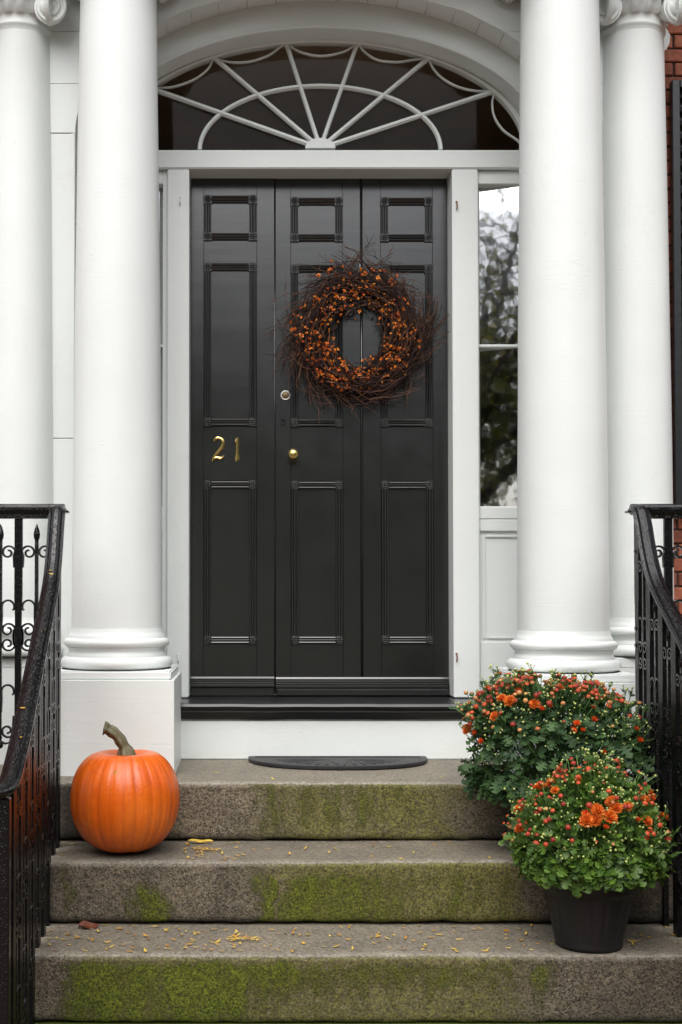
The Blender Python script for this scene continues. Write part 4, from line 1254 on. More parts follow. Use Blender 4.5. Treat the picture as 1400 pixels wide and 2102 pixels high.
# ------------------------------------------------------------------ railings
def sp2(cx, cz, r, turns, sgn, start, n=26, tail=0.25):
    out = []
    for i in range(n + 1):
        t = i / n
        a = start + sgn * turns * 2 * pi * t
        rr = r * (1 - t) ** 0.9 + r * tail
        out.append((cx + rr * cos(a), cz + rr * sin(a)))
    return out
def railing(name, label, xfun, side, Dc=4.12):
    """side: -1 left rail (returns to the left), +1 right rail"""
    x0 = xfun(Dc)
    root = empty(name, (x0, yD(Dc), Z_MID), label, 'railing')
    zc = EYE_Z + 0.287
    # handrail with a gooseneck, running down towards the street
    prof_pts = [(4.135, 0.279), (4.09, 0.277), (4.055, 0.235), (4.02, 0.160), (3.975, 0.085), (3.92, 0.025), (3.82, -0.046), (3.66, -0.150), (3.45, -0.287), (3.30, -0.385), (3.22, -0.432), (3.16, -0.462), (3.12, -0.478)]
    path = catmull([(xfun(D), yD(D), EYE_Z + z) for D, z in prof_pts], 6)
    ex = path[-1]
    # lateral curl at the foot
    curl = [(ex.x + side * 0.006, ex.y - 0.035, ex.z - 0.012), (ex.x + side * 0.028, ex.y - 0.062, ex.z - 0.018), (ex.x + side * 0.062, ex.y - 0.070, ex.z - 0.02), (ex.x + side * 0.09, ex.y - 0.055, ex.z - 0.02), (ex.x + side * 0.10, ex.y - 0.03, ex.z - 0.02)]
    path = path[:-1] + catmull([ex] + curl, 5)
    sec = [(1.22 * a_, 1.15 * b_) for a_, b_ in [(-.014, -.013), (.014, -.013), (.019, -.006), (.0225, -.004), (.0225, .003), (.016, .0055), (.012, .012), (.005, .0155), (-.005, .0155), (-.012, .012), (-.016, .0055), (-.0225, .003), (-.0225, -.004), (-.019, -.006)]]
    mb = MB(); mb.sweep(path, sec, smooth=False); mb.build('handrail', M['iron'], root, fix=True)
    # top rail of the return along the landing
    xe = x0 + side * 1.05
    mb = MB(); mb.sweep([(x0 - side * 0.020, yD(Dc), zc - 0.004), (xe, yD(Dc), zc - 0.004)], sec); 
    mb.box(min(x0, xe), max(x0, xe), yD(Dc) - .012, yD(Dc) + .012, zc - .036, zc - .0175)
    mb.build('top_rail', M['iron'], root, fix=True)
    # small cap ledge on the corner
    MB().bbox(x0 - .034, x0 + .034, yD(Dc) - .012, yD(Dc) + .03, zc - .016, zc - .008, .003).build('corner_cap', M['iron'], root)
    def floor_z(D):
        return Z_MID if D > D_STEP[1] else (Z_LOW if D > D_STEP[2] else 0.0)
    def rail_z(D):
        for i in range(len(path) - 1):
            a, b = path[i], path[i+1]
            d0, d1 = a.y - EYE_Y, b.y - EYE_Y
            if d0 >= D >= d1 and d0 - d1 > 1e-6: return a.z + (b.z - a.z) * (d0 - D) / (d0 - d1)
        return path[-1].z
    flat = lambda wu, th: rect(wu, th)
    def flat_bar(P, ztop, zbot, u, wid, name='baluster'):
        """flat bar: wid along the run u, 11 mm thick; waisted like the real ones"""
        mb = MB()
        cr = Vector((0, 0, 1)).cross(u)
        zz = [zbot, zbot + (ztop-zbot)*.22, zbot + (ztop-zbot)*.24, zbot + (ztop-zbot)*.70, zbot + (ztop-zbot)*.76, ztop]
        ww = [wid, wid, wid*.92, wid*.92, wid*1.12, wid*1.12]
        vs = []
        for z, w in zip(zz, ww):
            for a, b in ((-1, -1), (1, -1), (1, 1), (-1, 1)):
                vs.append(Vector((P[0], P[1], z)) + u * (a * w / 2) + cr * (b * .0075))
        fs = [(4*i+j, 4*i+(j+1) % 4, 4*i+4+(j+1) % 4, 4*i+4+j) for i in range(5) for j in range(4)] + [(0, 1, 2, 3), (20, 23, 22, 21)]
        mb.add(vs, fs)
        return mb.build(name, M['iron_bar'], root, fix=True)
    def rod(P, ztop, zbot, u, half, drop=True):
        """thin rod with spear tip and scroll pairs, the scrolls lie in the plane of the run"""
        mb = MB()
        X = lambda a, z: Vector((P[0], P[1], z)) + u * a
        cr = Vector((0, 0, 1)).cross(u)
        mb.sweep([X(0, zbot + .05), X(0, ztop - .055)], rect(.012, .011), up=cr)
        tip = [(.0045, -.06), (.0075, -.045), (.0045, -.035), (.004, -.03), (.010, -.016), (.0115, -.004), (.009, .010), (.004, .024), (.0006, .032)]
        mb.lathe([(r, z) for r, z in tip], tuple(X(0, ztop - .040)), 8)
        rb_ = mb.build('picket', M['iron'], root, fix=True)
        L = ztop - zbot
        def ribbon(pts2, w=.0062, d=.014):
            m2 = MB(); m2.sweep([X(a, z) for a, z in pts2], [(-w/2, -d/2), (w/2, -d/2), (w/2, d/2), (-w/2, d/2)], up=cr)
            return m2
        r = half * 0.46
        def pair(z, kind):
            m2 = MB()
            for s in (-1, 1):
                if kind == 'top':      # scroll hanging from the bar, curling in towards the rod
                    sp = sp2(0, 0, r, 1.25, 1, pi, 24)
                    pts2 = [(s * (half - .006), z - .055), (s * (half - .006), z - .03)] + [(s * (half * .50 - x * -1.0), z + zz) for x, zz in [(-(px_), pz_) for px_, pz_ in sp]]
                    pts2 = [(s * (half - .006), z - .05), (s * (half - .008), z - .012)] + [(s * (half * .5 + r * cos(a) * k), z + r * sin(a) * k) for a, k in [(pi * .08 + 1.55 * pi * 1.6 * q / 26, 1 - .72 * q / 26) for q in range(27)]]
                elif kind == 'bottom':
                    pts2 = [(s * (half - .006), z + .05), (s * (half - .008), z + .012)] + [(s * (half * .5 + r * cos(a) * k), z - r * sin(a) * k) for a, k in [(pi * .08 + 1.55 * pi * 1.6 * q / 26, 1 - .72 * q / 26) for q in range(27)]]
                elif kind == 'fork':   # arms leaving the rod and bending over to the bars
                    pts2 = [(s * .004, z - .07), (s * .006, z - .03)] + [(s * (half * .5 - half * .40 * cos(pi * q / 12)), z + half * .42 * sin(pi * q / 12)) for q in range(13)] + [(s * (half * .88), z - .008), (s * half * .78, z - .010)]
                else:                  # U under the rod
                    pts2 = [(s * (half - .005), z + .06), (s * (half - .006), z + .02), (s * half * .75, z - .012), (s * half * .4, z - .018), (s * .004, z - .012)]
                m = ribbon(pts2)
                m2.add(m.v, m.f)
            m2.build('scroll', M['iron'], rb_, fix=True)
        pair(ztop - .105, 'top')
        pair(ztop - .105 - .235 * L, 'fork')
        pair(ztop - .105 - .335 * L, 'top')
        pair(ztop - .105 - .395 * L, 'bottom')
        pair(ztop - .105 - .60 * L, 'fork')
        if drop:
            pair(zbot + .075, 'bottom')
            pair(zbot + .05, 'u')
            m2 = MB(); q = X(0, zbot + .03); m2.ball(tuple(q), .0135, 10, 7, 0, (1, 1, 1.15)); m2.ball(tuple(X(0, zbot + .052)), .009, 8, 5)
            m2.build('drop_ball', M['iron'], rb_)
    # flight
    uy = Vector((0, 1, 0))
    step = 0.118
    Ds = [4.11 - step * k for k in range(9)]
    for k, D in enumerate(Ds):
        P = (xfun(D), yD(D))
        flat_bar(P, rail_z(D) - .010, floor_z(D) - .003, uy, .037 if k else .040, 'post' if k in (0, 2) else 'baluster')
        if k < len(Ds) - 1:
            D2 = D - step / 2
            zt = rail_z(D2) - .035
            rod((xfun(D2), yD(D2)), zt, zt - 0.80, uy, step / 2 - .012)
    # newel under the curl
    n_ = Vector((xfun(3.08) + side * .008, yD(3.085), path[-10].z))
    MB().bbox(n_.x - .016, n_.x + .016, n_.y - .016, n_.y + .016, -0.003, n_.z - .012, .004).build('newel', M['iron'], root)
    # return
    ux = Vector((1, 0, 0))
    for k in range(1, 8):
        x = x0 + side * ((0.012 if side < 0 else -0.019) + k * 0.122)
        flat_bar((x, yD(Dc)), zc - .034, Z_MID - .003 if k > 0 else Z_MID, ux, .023)
        xr = x - side * 0.061
        zt = zc - .045
        rod((xr, yD(Dc)), zt, EYE_Z - .535, ux, .061 - .008)
    return root
railing('iron_railing', 'wet black wrought iron stair railing left of the steps with leaflets on its handrail', lambda D: EYE_X - 0.650 + 0.036 * (4.12 - D), -1)
railing('iron_railing', 'wet black wrought iron stair railing right of the steps behind the potted flowers', lambda D: EYE_X + 1.296, 1)

# ------------------------------------------------------------------ door mat
mt = empty('door_mat', (at(695, 1565, 4.7).x, yD(4.776), Z_LAND), 'dark half-round rubber mat on the top step below the door', 'mat')
mx, my = mt.location.x, mt.location.y
W_, H_ = 0.345, 0.262
ring_ = [(mx - W_, my - .003)] + [(mx - W_ + .004 - .004 * cos(0), my - .03)] 
out = []
for q in range(41):
    a = pi + pi * q / 40
    out.append((mx + W_ * (abs(cos(a)) ** 0.85) * (1 if cos(a) > 0 else -1), my - .028 + H_ * sin(a) * -1 * -1))
out = [(mx - W_, my - .002)] + out + [(mx + W_, my - .002)]
n = len(out)
zt = Z_LAND + 0.0145
def inset(k): return [(mx + (x - mx) * (1 - k), my - .002 - (my - .002 - y) * (1 - k * 1.25) - (0.004 if k else 0) * 1) for x, y in out]
mb = MB()
i1, i2 = inset(0.012), inset(0.07)
vs = [(x, y, Z_LAND + 0.003) for x, y in out] + [(x, y, zt - .004) for x, y in out] + [(x, y, zt) for x, y in i1] + [(x, y, zt) for x, y in i2] + [(x, y, zt - .004) for x, y in inset(0.078)]
fs = [(l*n + i, l*n + (i+1) % n, (l+1)*n + (i+1) % n, (l+1)*n + i) for l in range(4) for i in range(n)] + [[4*n + i for i in range(n)], list(range(n))[::-1]]
mb.add(vs, fs); mb.build('mat_body', M['rubber'], mt, fix=True)
mb = MB()
for i in range(9):
    for s in (-1, 1):
        th = pi + (pi/2) + s * (0.12 + i * 0.155)
        pts = [(mx + W_ * .82 * t * cos(th) + s * .02 * sin(t * 5), my - .03 + H_ * .80 * t * sin(th), zt - .003) for t in [0.25 + .7 * q / 8 for q in range(9)]]
        mb.sweep(pts, [(-.005, -.002), (.005, -.002), (.003, .0012), (-.003, .0012)])
mb.build('raised_pattern', M['rubber'], mt)

# ------------------------------------------------------------------ pumpkin
PD = 4.030
pc = at(257, 1640, PD)
pk = empty('pumpkin', (pc.x, pc.y, Z_MID), 'large orange pumpkin with curved stem on the middle step at left', 'pumpkin')
nu, nv = 176, 60
RX, HZ = 0.1765, 0.345
ribs = []
a = 0.0
while a < 2 * pi - 0.15:
    ribs.append(a); a += R.uniform(0.17, 0.36)
nr = len(ribs)
def rib_d(a):
    a %= 2 * pi
    best = 9; w = .3
    for i, r_ in enumerate(ribs):
        nx_ = ribs[(i + 1) % nr] + (2*pi if i == nr - 1 else 0)
        if r_ <= a < nx_ or (i == nr - 1 and a < ribs[0]):
            aa = a if a >= r_ else a + 2*pi
            w = nx_ - r_; t = (aa - r_) / w
            return t, w, i
    return 0, .3, 0
vs, fs, gv = [], [], []
for j in range(nv + 1):
    t = j / nv
    ph = -pi/2 + pi * t
    cr_ = abs(cos(ph)) ** 0.80
    sz_ = sin(ph)
    sz_ = (abs(sz_) ** 0.88) * (1 if sz_ > 0 else -1)
    # slightly narrower at the bottom, shoulders high
    wid = cr_ * (1.0 - 0.045 * max(0, -sin(ph)) + 0.01 * sin(ph))
    z = HZ / 2 * (1 + sz_)
    dent_t = math.exp(-((1 - t) / 0.10) ** 2) * 0.040
    dent_b = math.exp(-(t / 0.09) ** 2) * 0.016
    for k in range(nu):
        a = 2 * pi * k / nu
        tt, w, ri = rib_d(a)
        bulge = (sin(pi * tt) ** 0.6 - 0.75) * (0.0024 + 0.0034 * ((ri * 7919) % 13) / 13) * (w / 0.3)
        sec_ = 0.0010 * cos(2 * pi * tt * 3)
        r_ = RX * wid * (1 + 0.016 * noise.noise((cos(a) * 1.3, sin(a) * 1.3, z * 4 + 2))) + (bulge + sec_) * min(1, wid * 1.3)
        zz = z - dent_t + dent_b + 0.004 * noise.noise((cos(a) * 2, sin(a) * 2, 7 + t)) * wid
        vs.append((pc.x + r_ * cos(a), pc.y + r_ * sin(a), Z_MID + zz - 0.001))
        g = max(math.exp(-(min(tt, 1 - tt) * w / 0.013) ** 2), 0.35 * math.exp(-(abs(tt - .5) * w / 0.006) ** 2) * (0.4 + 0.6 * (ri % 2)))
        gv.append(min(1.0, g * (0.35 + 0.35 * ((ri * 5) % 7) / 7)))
for j in range(nv):
    for k in range(nu):
        k2 = (k + 1) % nu
        fs.append((j*nu+k, j*nu+k2, (j+1)*nu+k2, (j+1)*nu+k))
mb = MB(); mb.add(vs, fs, 0, True)
po = mb.build('pumpkin_body', M['pumpkin'], pk)
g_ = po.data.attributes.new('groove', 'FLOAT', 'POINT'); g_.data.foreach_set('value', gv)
# stem
top = Vector((pc.x - 0.002, pc.y, Z_MID + HZ - 0.040))
path = catmull([top + Vector((0.010, 0, -.012)), top + Vector((0.006, 0, .014)), top + Vector((-0.005, -.004, .046)), top + Vector((-.026, -.010, .078)), top + Vector((-.054, -.016, .098)), top + Vector((-.066, -.018, .102))], 6)
sec = []
for k in range(30):
    a = 2*pi*k/30
    rr = 0.0245 * (1 + 0.17 * cos(a * 5 + .4))
    sec.append((rr * cos(a), rr * sin(a)))
sc_ = [1.62 - 0.9 * min(1, i / 11) + 0.05 * sin(i) for i in range(len(path))]
sc_ = [s_ if i < len(path) - 7 else s_ + 0.035 * (i - len(path) + 7) for i, s_ in enumerate(sc_)]
mb = MB(); mb.sweep(path, sec, up=Vector((0, 1, 0)), smooth=True, scales=sc_)
mb.build('stem', M['stem'], pk, fix=True)

# ------------------------------------------------------------------ chrysanthemums
half = [(0.02, 0.0), (0.035, 0.16), (0.22, 0.20), (0.33, 0.30), (0.13, 0.36), (0.11, 0.42), (0.38, 0.50), (0.42, 0.61), (0.15, 0.62), (0.12, 0.67), (0.30, 0.80), (0.24, 0.90), (0.12, 0.95), (0.0, 1.0)]
def leaf_pts(droop, fold, wid=1.0, cup=0.0):
    def P(x, y): return Vector((x * wid, y, -droop * y * y + fold * abs(x) + cup * x * x - 0.05 * abs(x) * sin(y * 19)))
    left = [P(-x, y) for x, y in half]; right = [P(x, y) for x, y in half]
    mid = [P(0, y) for y in (0.02, 0.35, 0.68)]
    vs = left + right[:-1] + mid
    nl = len(half); m0 = len(left) + len(right) - 1
    tip = nl - 1
    L = lambda i: i
    Rr = lambda i: nl + i
    fs = []
    segs = [(0, 5, m0, m0 + 1), (5, 9, m0 + 1, m0 + 2)]
    for a, b, p, q in segs:
        fs.append([p, q] + [L(i) for i in range(b, a - 1, -1)])
        fs.append([q, p] + [Rr(i) for i in range(a, b + 1)])
    fs.append([m0 + 2] + [L(i) for i in range(tip, 8, -1)])
    fs.append([m0 + 2] + [Rr(i) for i in range(9, nl - 1)] + [tip])
    return vs, fs
LV = [leaf_pts(.10, .18), leaf_pts(.35, .12, 1.05), leaf_pts(-.08, .25, .95), leaf_pts(.22, .05, 1.1, .3)]
def basis(d, up):
    d = d.normalized()
    s = d.cross(up)
    if s.length < 1e-3: s = d.cross(Vector((1, 0.2, 0.1)))
    s.normalize()
    return Matrix((s, d, s.cross(d))).transposed()          # columns: x side, y along, z normal
def leaf_mesh(i, mat):
    vs, fs = LV[i]
    return MB().add(vs, fs, 0, True).mesh('leaf', mat)
def flower_mesh(seed, mat, layers=((22, .15, .025), (22, .36, .024), (20, .58, .022), (17, .82, .0195), (13, 1.05, .017), (8, 1.3, .0145)), cup=0.0):
    r_ = random.Random(seed); mb = MB()
    for li, (n, el, ln) in enumerate(layers):
        for k in range(n):
            a = 2*pi*(k + .5 * (li % 2) + r_.uniform(-.2, .2)) / n
            e = el + r_.uniform(-.12, .12) + cup
            d = Vector((cos(a) * cos(e), sin(a) * cos(e), sin(e))); s = Vector((-sin(a), cos(a), 0)); up = s.cross(d)
            l_ = ln * r_.uniform(.88, 1.08); w = .0030
            b0 = Vector((0, 0, .002 + .0012 * li)) + d * .003
            m_ = b0 + d * l_ * .6 + up * .001; tp = b0 + d * l_ - up * .002
            mb.add([b0 - s * w * .5, b0 + s * w * .5, m_ + s * w, tp + s * w * .3, tp - s * w * .3, m_ - s * w], [(0, 1, 2, 5), (5, 2, 3, 4)], 0)
    return mb.mesh('bloom', mat)
def bud_mesh(mats, r=.0088, open_=0):
    mb = MB(); mb.ball((0, 0, r * .72), r, 9, 6, 0, (1, 1, .78))
    for i, f in enumerate(mb.f):
        if max(mb.v[q][2] for q in f) < r * .75: mb.m[i] = 1
    for k in range(6):
        a = 2*pi*k/6
        d = Vector((cos(a), sin(a), 0)); s = Vector((-sin(a), cos(a), 0))
        p = d * r * .7
        mb.add([p - s*.002 + Vector((0, 0, r*.15)), p + s*.002 + Vector((0, 0, r*.15)), d * r * 1.06 + Vector((0, 0, r * .95))], [(0, 1, 2)], 1)
    return mb.mesh('bud', mats)
BUDS = [bud_mesh([M['bud_red'], M['stem_green']], .0095), bud_mesh([M['bud_red'], M['stem_green']], .0078), bud_mesh([M['bud_tan'], M['stem_green']], .0075)]
BLOOM = [flower_mesh(1, M['petal']), flower_mesh(2, M['petal']), flower_mesh(5, M['petal'], ((24, .05, .026), (23, .28, .0245), (20, .5, .022), (17, .75, .019), (12, 1.0, .016), (8, 1.25, .013)))]
BLOOM_D = [flower_mesh(3, M['petal_deep'], ((12, .75, .018), (11, .95, .018), (9, 1.15, .016), (6, 1.35, .013))), flower_mesh(4, M['petal_deep'], ((14, .35, .021), (13, .6, .019), (10, .85, .017), (7, 1.1, .013)))]
def pot_mesh(root, c, zb, rb, rt, h):
    mb = MB()
    prof = [(rb * .94, 0.004), (rb, 0.0), (rb + .002, .012)]
    for i in range(1, 15):
        t = i / 14
        prof.append((rb + (rt - .012 - rb) * t, .012 + (h - .055) * t))
    prof += [(rt - .006, h - .040), (rt - .003, h - .036), (rt, h - .030), (rt + .003, h - .006), (rt + .002, h), (rt - .003, h + .001), (rt - .008, h - .004), (rt - .012, h - .03)]
    def flute(r, z, a):
        k = sstep(.02, .05, z) * (1 - sstep(h - .065, h - .045, z))
        return r + 0.0028 * k * (abs(sin(a * 11)) ** .5 - .6)
    mb.lathe(prof, (c[0], c[1], zb), 132, fn=flute)
    mb.build('pot', M['pot'], root)
    s = MB(); s.add([(c[0] + (rt - .010) * cos(2*pi*k/32), c[1] + (rt - .010) * sin(2*pi*k/32), zb + h - .022 + .004 * sin(k * 2.7)) for k in range(32)], [list(range(32))])
    s.build('soil', M['soil'], root)
def mum(name, label, c, zb, potdim, surf, leafmat, seed, n_bulk, n_leaf, buds, blooms, n_tiny, skirt, lsize, tan_frac=.12, sprigs=150):
    """surf(theta, t) -> point of the mound's surface; t = 0 at the skirt, 1 at the crown"""
    r_ = random.Random(seed)
    root = empty(name, (c[0], c[1], zb), label, 'potted plant', 'potted chrysanthemums')
    rb, rt, h = potdim
    pot_mesh(root, c, zb, rb, rt, h)
    core = Vector((c[0], c[1], zb + h - .02))
    def normal(th, t):
        e = 1e-3
        a = surf(th + e, t) - surf(th - e, t); b = surf(th, min(1, t + .02)) - surf(th, max(0, t - .02))
        n = a.cross(b)
        if n.length < 1e-9: return Vector((0, 0, 1))
        n.normalize()
        if n.dot(surf(th, t) - core) < 0: n = -n
        return n
    stems, bulk, tiny, spr = MB(), MB(), MB(), MB()
    def put_leaf(mb, p, d, up, size, i):
        vs, fs = LV[i]
        m = basis(d, up)
        mb.add([p + (m @ v) * size for v in vs], fs, 0, True)
    # main stems with leaves along them
    tips = []
    nst = 190
    for i in range(nst):
        th = 2*pi*(i * 0.618034 % 1.0); t = ((i + .5) / nst) ** .9
        P = surf(th, t)
        N = normal(th, t)
        a = core + Vector((r_.uniform(-.05, .05), r_.uniform(-.05, .05), 0))
        mid = a.lerp(P, .55) + Vector((0, 0, -.01)) + Vector((r_.gauss(0, .012), r_.gauss(0, .012), 0))
        path = catmull([a, mid, P - N * .01], 4)
        stems.sweep(path, circ(.0021, 4), up=Vector((0.1, 0.9, 0.3)), smooth=True, caps=False)
        tips.append((th, t))
    # dense inner and surface foliage
    for i in range(n_bulk):
        th = r_.uniform(0, 2*pi); t = r_.random() ** 1.05
        k = 1 - abs(r_.gauss(0, .13)) - (.02 if i % 3 else 0)
        P = core + (surf(th, t) - core) * max(.35, k)
        N = normal(th, t)
        out = (P - core); out.z *= .4
        d = (N * r_.uniform(.2, .9) + Vector((r_.gauss(0, .6), r_.gauss(0, .6), r_.uniform(-.75, .55) + (0.35 if t > .6 else -.25))))
        up = (N + Vector((r_.gauss(0, .35), r_.gauss(0, .35), .55 + r_.gauss(0, .3))))
        sz = lsize * r_.uniform(.55, 1.0) * (1.25 - .62 * t)
        put_leaf(bulk, P, d, up, sz, r_.randrange(4))
    o = bulk.build('foliage', leafmat, root); o['kind'] = 'stuff'
    LM = [leaf_mesh(i, leafmat) for i in range(4)]
    # the large single leaves on the street side and around the skirt
    for i in range(n_leaf):
        th = -pi/2 + r_.gauss(0, .95); t = r_.random() ** 1.7 * .86
        P = surf(th, t) * 1.0
        N = normal(th, t)
        P = core + (P - core) * r_.uniform(.93, 1.02)
        d = N * r_.uniform(.35, .9) + Vector((r_.gauss(0, .45), 0, r_.uniform(-1.1, .2) if t < skirt else r_.uniform(-.5, .5)))
        up = N * .9 + Vector((r_.gauss(0, .3), r_.gauss(0, .3), .6))
        sz = lsize * r_.uniform(.8, 1.25) * (1.15 - .45 * t)
        m = basis(d, up)
        o = link('leaf', LM[i % 4], root, P - root.location, m.to_euler(), sz)
    # tiny pale buds on hair-thin stalks
    for i in range(n_tiny):
        th = r_.uniform(0, 2*pi) if i % 3 == 0 else -pi/2 + r_.gauss(0, 1.0)
        t = .22 + .76 * math.asin(r_.random() ** .85) / (pi / 2)
        P = surf(th, t); N = normal(th, t)
        q = P + N * r_.uniform(.004, .020) + Vector((0, 0, r_.uniform(0, .012)))
        stems.sweep([P - N * .02, P.lerp(q, .6), q], circ(.0011, 3), up=Vector((.3, .8, .2)), caps=False)
        tiny.ball(tuple(q), r_.uniform(.0022, .0044), 6, 4)
        for s in (1, -1):
            if r_.random() < .5:
                put_leaf(stems if False else tiny, P - N * .008, N + Vector((s * .8, r_.gauss(0, .4), .2)), N + Vector((0, 0, .5)), 0, 0) if False else None
    # loose sprigs that break the outline
    for i in range(sprigs):
        th = r_.uniform(0, 2*pi); t = r_.random() ** .8 * .97
        P = surf(th, t); N = normal(th, t)
        L = r_.uniform(.02, .075)
        d = (N * .8 + Vector((r_.gauss(0, .25), r_.gauss(0, .25), .75))).normalized()
        e = P + d * L
        stems.sweep(catmull([P - N * .04, P, e], 3), circ(.0015, 4), up=Vector((.2, .9, .3)), smooth=True, caps=False)
        for q in range(r_.randrange(3, 7)):
            u = r_.uniform(-.2, .95)
            put_leaf(spr, P.lerp(e, u), d * .5 + Vector((r_.gauss(0, .8), r_.gauss(0, .8), r_.uniform(-.2, .7))), N + Vector((r_.gauss(0, .4), r_.gauss(0, .4), .6)), lsize * r_.uniform(.35, .62), r_.randrange(4))
        for q in range(r_.randrange(0, 4) if t > .3 else 0):
            f = e + Vector((r_.gauss(0, .008), r_.gauss(0, .008), r_.uniform(0, .014)))
            stems.sweep([P.lerp(e, .7), f], circ(.001, 3), up=Vector((.3, .8, .2)), caps=False)
            tiny.ball(tuple(f), r_.uniform(.0025, .0048), 6, 4)
    o = spr.build('sprig_leaves', leafmat, root); o['kind'] = 'stuff'
    o = stems.build('stems', M['stem_green'], root); o['kind'] = 'stuff'
    o = tiny.build('small_buds', M['bud_tiny'], root); o['kind'] = 'stuff'
    stalk = MB()
    def head(me, nm, th, t, lift, sc, tilt=.35):
        P = surf(th, t); N = normal(th, t)
        d = (N + Vector((r_.gauss(0, .12), r_.gauss(0, .12), .55))).normalized()
        q = P + d * lift
        stalk.sweep([P - N * .035, P + d * lift * .4, q], circ(.0015, 4), up=Vector((.3, .8, .2)), caps=False)
        rot = (d + Vector((r_.gauss(0, tilt), r_.gauss(0, tilt) - .2, .1))).to_track_quat('Z', 'Y').to_euler()
        link(nm, me, root, q - root.location, rot, sc)
    for th, t, sc in buds(r_):
        k = 2 if r_.random() < tan_frac else (0 if r_.random() < .6 else 1)
        head(BUDS[k], 'bud', th, t, r_.uniform(.006, .046), sc * r_.uniform(.58, 1.12))
    for th, t, sc, deep in blooms(r_):
        ms = BLOOM_D if deep else BLOOM
        head(ms[r_.randrange(len(ms))], 'bloom', th, t, r_.uniform(.010, .022), sc, .2)
    o = stalk.build('flower_stalks', M['stem_green'], root); o['kind'] = 'stuff'
    return root

def screen_to_surf(surf, px, py, front=True):
    """find (theta, t) on the mound that shows at a photo pixel (the measured places of the open blooms)"""
    best = (1e9, 0, 0)
    for i in range(90):
        th = -pi + pi * i / 89
        for j in range(40):
            t = j / 39
            P = surf(th, t)
            rel = P - Vector((EYE_X, EYE_Y, EYE_Z))
            cc = rel.y * cos(PITCH) + rel.z * sin(PITCH); v = rel.z * cos(PITCH) - rel.y * sin(PITCH)
            x = VX + FPX * rel.x / cc; y = VY - FPX * v / cc
            e = (x - px) ** 2 + (y - py) ** 2
            if e < best[0]: best = (e, th, t)
    return best[1], best[2]
def make_surf(c, zlo, zhi, ax_l, ax_r, ay, peak, pw=2.2, skew=0.0, lump=.05, seed=0):
    """dome: half widths to the left and right, crown height profile as a superellipse"""
    def f(th, t):
        u = cos(th); v = sin(th)
        a = ax_r if u > 0 else ax_l
        # t 0..1 -> angle from just under the equator to the crown
        al = -0.42 + (pi/2 + 0.42) * t
        cr = max(0.0, cos(al)) ** (2 / pw); sr = (abs(sin(al)) ** (2 / pw)) * (1 if sin(al) > 0 else -1)
        rr = cr * (1 + lump * noise.noise((u * 2 + seed, v * 2, t * 3)))
        x = c[0] + peak * (1 - cr) + u * a * rr
        y = c[1] + v * ay * rr
        zm = zlo + (zhi - zlo) * .30
        z = zm + ((zhi - zm) * sr if sr > 0 else (zm - zlo) * sr * 1.3) + lump * .5 * noise.noise((u * 3, v * 3 + seed, 2)) * .3 + skew * (x - c[0])
        return Vector((x, y, z))
    return f
# front plant
fc = at(1208, 1900, 3.665); 
fsurf = make_surf((fc.x, fc.y), Z_LOW + .180, EYE_Z - .530, .222, .218, .205, .02, 1.85, 0.0, .11, 3)
front_spots = [(1115, 1612, .9, 0), (1135, 1610, .85, 0), (1145, 1625, .7, 0), (1330, 1622, 1.15, 0), (1257, 1648, 1.0, 0), (1262, 1662, 1.0, 0), (1285, 1659, .8, 0), (1316, 1645, .95, 0),
               (1203, 1668, .85, 1), (1222, 1664, 1.1, 0), (1205, 1683, 1.15, 0), (1222, 1685, 1.1, 0), (1243, 1682, 1.15, 0), (1240, 1700, .8, 1), (1304, 1678, .8, 1), (1320, 1683, .9, 0), (1360, 1673, .9, 0), (1338, 1643, .75, 1),
               (1076, 1668, .9, 0), (1075, 1697, .9, 0), (1100, 1620, .7, 1), (1187, 1606, .6, 1)]
def fblooms(r_):
    return [(*screen_to_surf(fsurf, px, py + 8), s * .78, d) for px, py, s, d in front_spots]
def fbuds(r_):
    out = []
    for i in range(120):
        th = -pi/2 + r_.uniform(-1.75, 1.75); t = r_.uniform(.30, .97)
        if r_.random() < .35: th = pi + r_.gauss(.35, .35); t = r_.uniform(.25, .8)
        out.append((th, t, .95))
    return out
mum('potted_chrysanthemum', 'bright green potted chrysanthemum with open orange blooms in black pot on bottom step', (fc.x, fc.y), Z_LOW, (.0960, .142, .207), fsurf, M['leaf_front'], 11, 2500, 290, fbuds, fblooms, 300, .35, .035, .20, 130)
# rear plant
rc = at(1152, 1690, 4.03)
rsurf = make_surf((rc.x, rc.y), Z_MID + .165, EYE_Z - .318, .30, .285, .21, -.05, 3.0, -.10, .12, 9)
rear_spots = [(1000, 1405, .75, 1), (1035, 1437, .9, 0), (1050, 1445, 1.05, 0), (1096, 1442, .85, 0), (1022, 1469, .85, 0), (1112, 1455, .85, 1), (1122, 1449, .85, 1), (972, 1495, 1.0, 0), (984, 1500, .85, 1), (996, 1525, .9, 1),
              (1213, 1475, .95, 1), (1182, 1486, .7, 1), (1172, 1500, .7, 1), (1193, 1498, .75, 1), (1214, 1453, .8, 1), (1305, 1522, 1.0, 1), (1338, 1524, .9, 1), (1297, 1499, .7, 1), (1245, 1535, .8, 1), (1234, 1540, .8, 1), (1146, 1417, .9, 1), (1062, 1418, .8, 1)]
def rblooms(r_):
    return [(*screen_to_surf(rsurf, px, py + 8), s * .80, d) for px, py, s, d in rear_spots]
def rbuds(r_):
    out = []
    for i in range(300):
        th = -pi/2 + r_.uniform(-1.9, 1.9); t = 1 - abs(r_.gauss(0, .22)) - .02
        if r_.random() < .2: th = pi + r_.gauss(.3, .3); t = r_.uniform(.3, .8)
        t = max(.22, min(.99, t))
        out.append((th, t, 1.12))
    return out
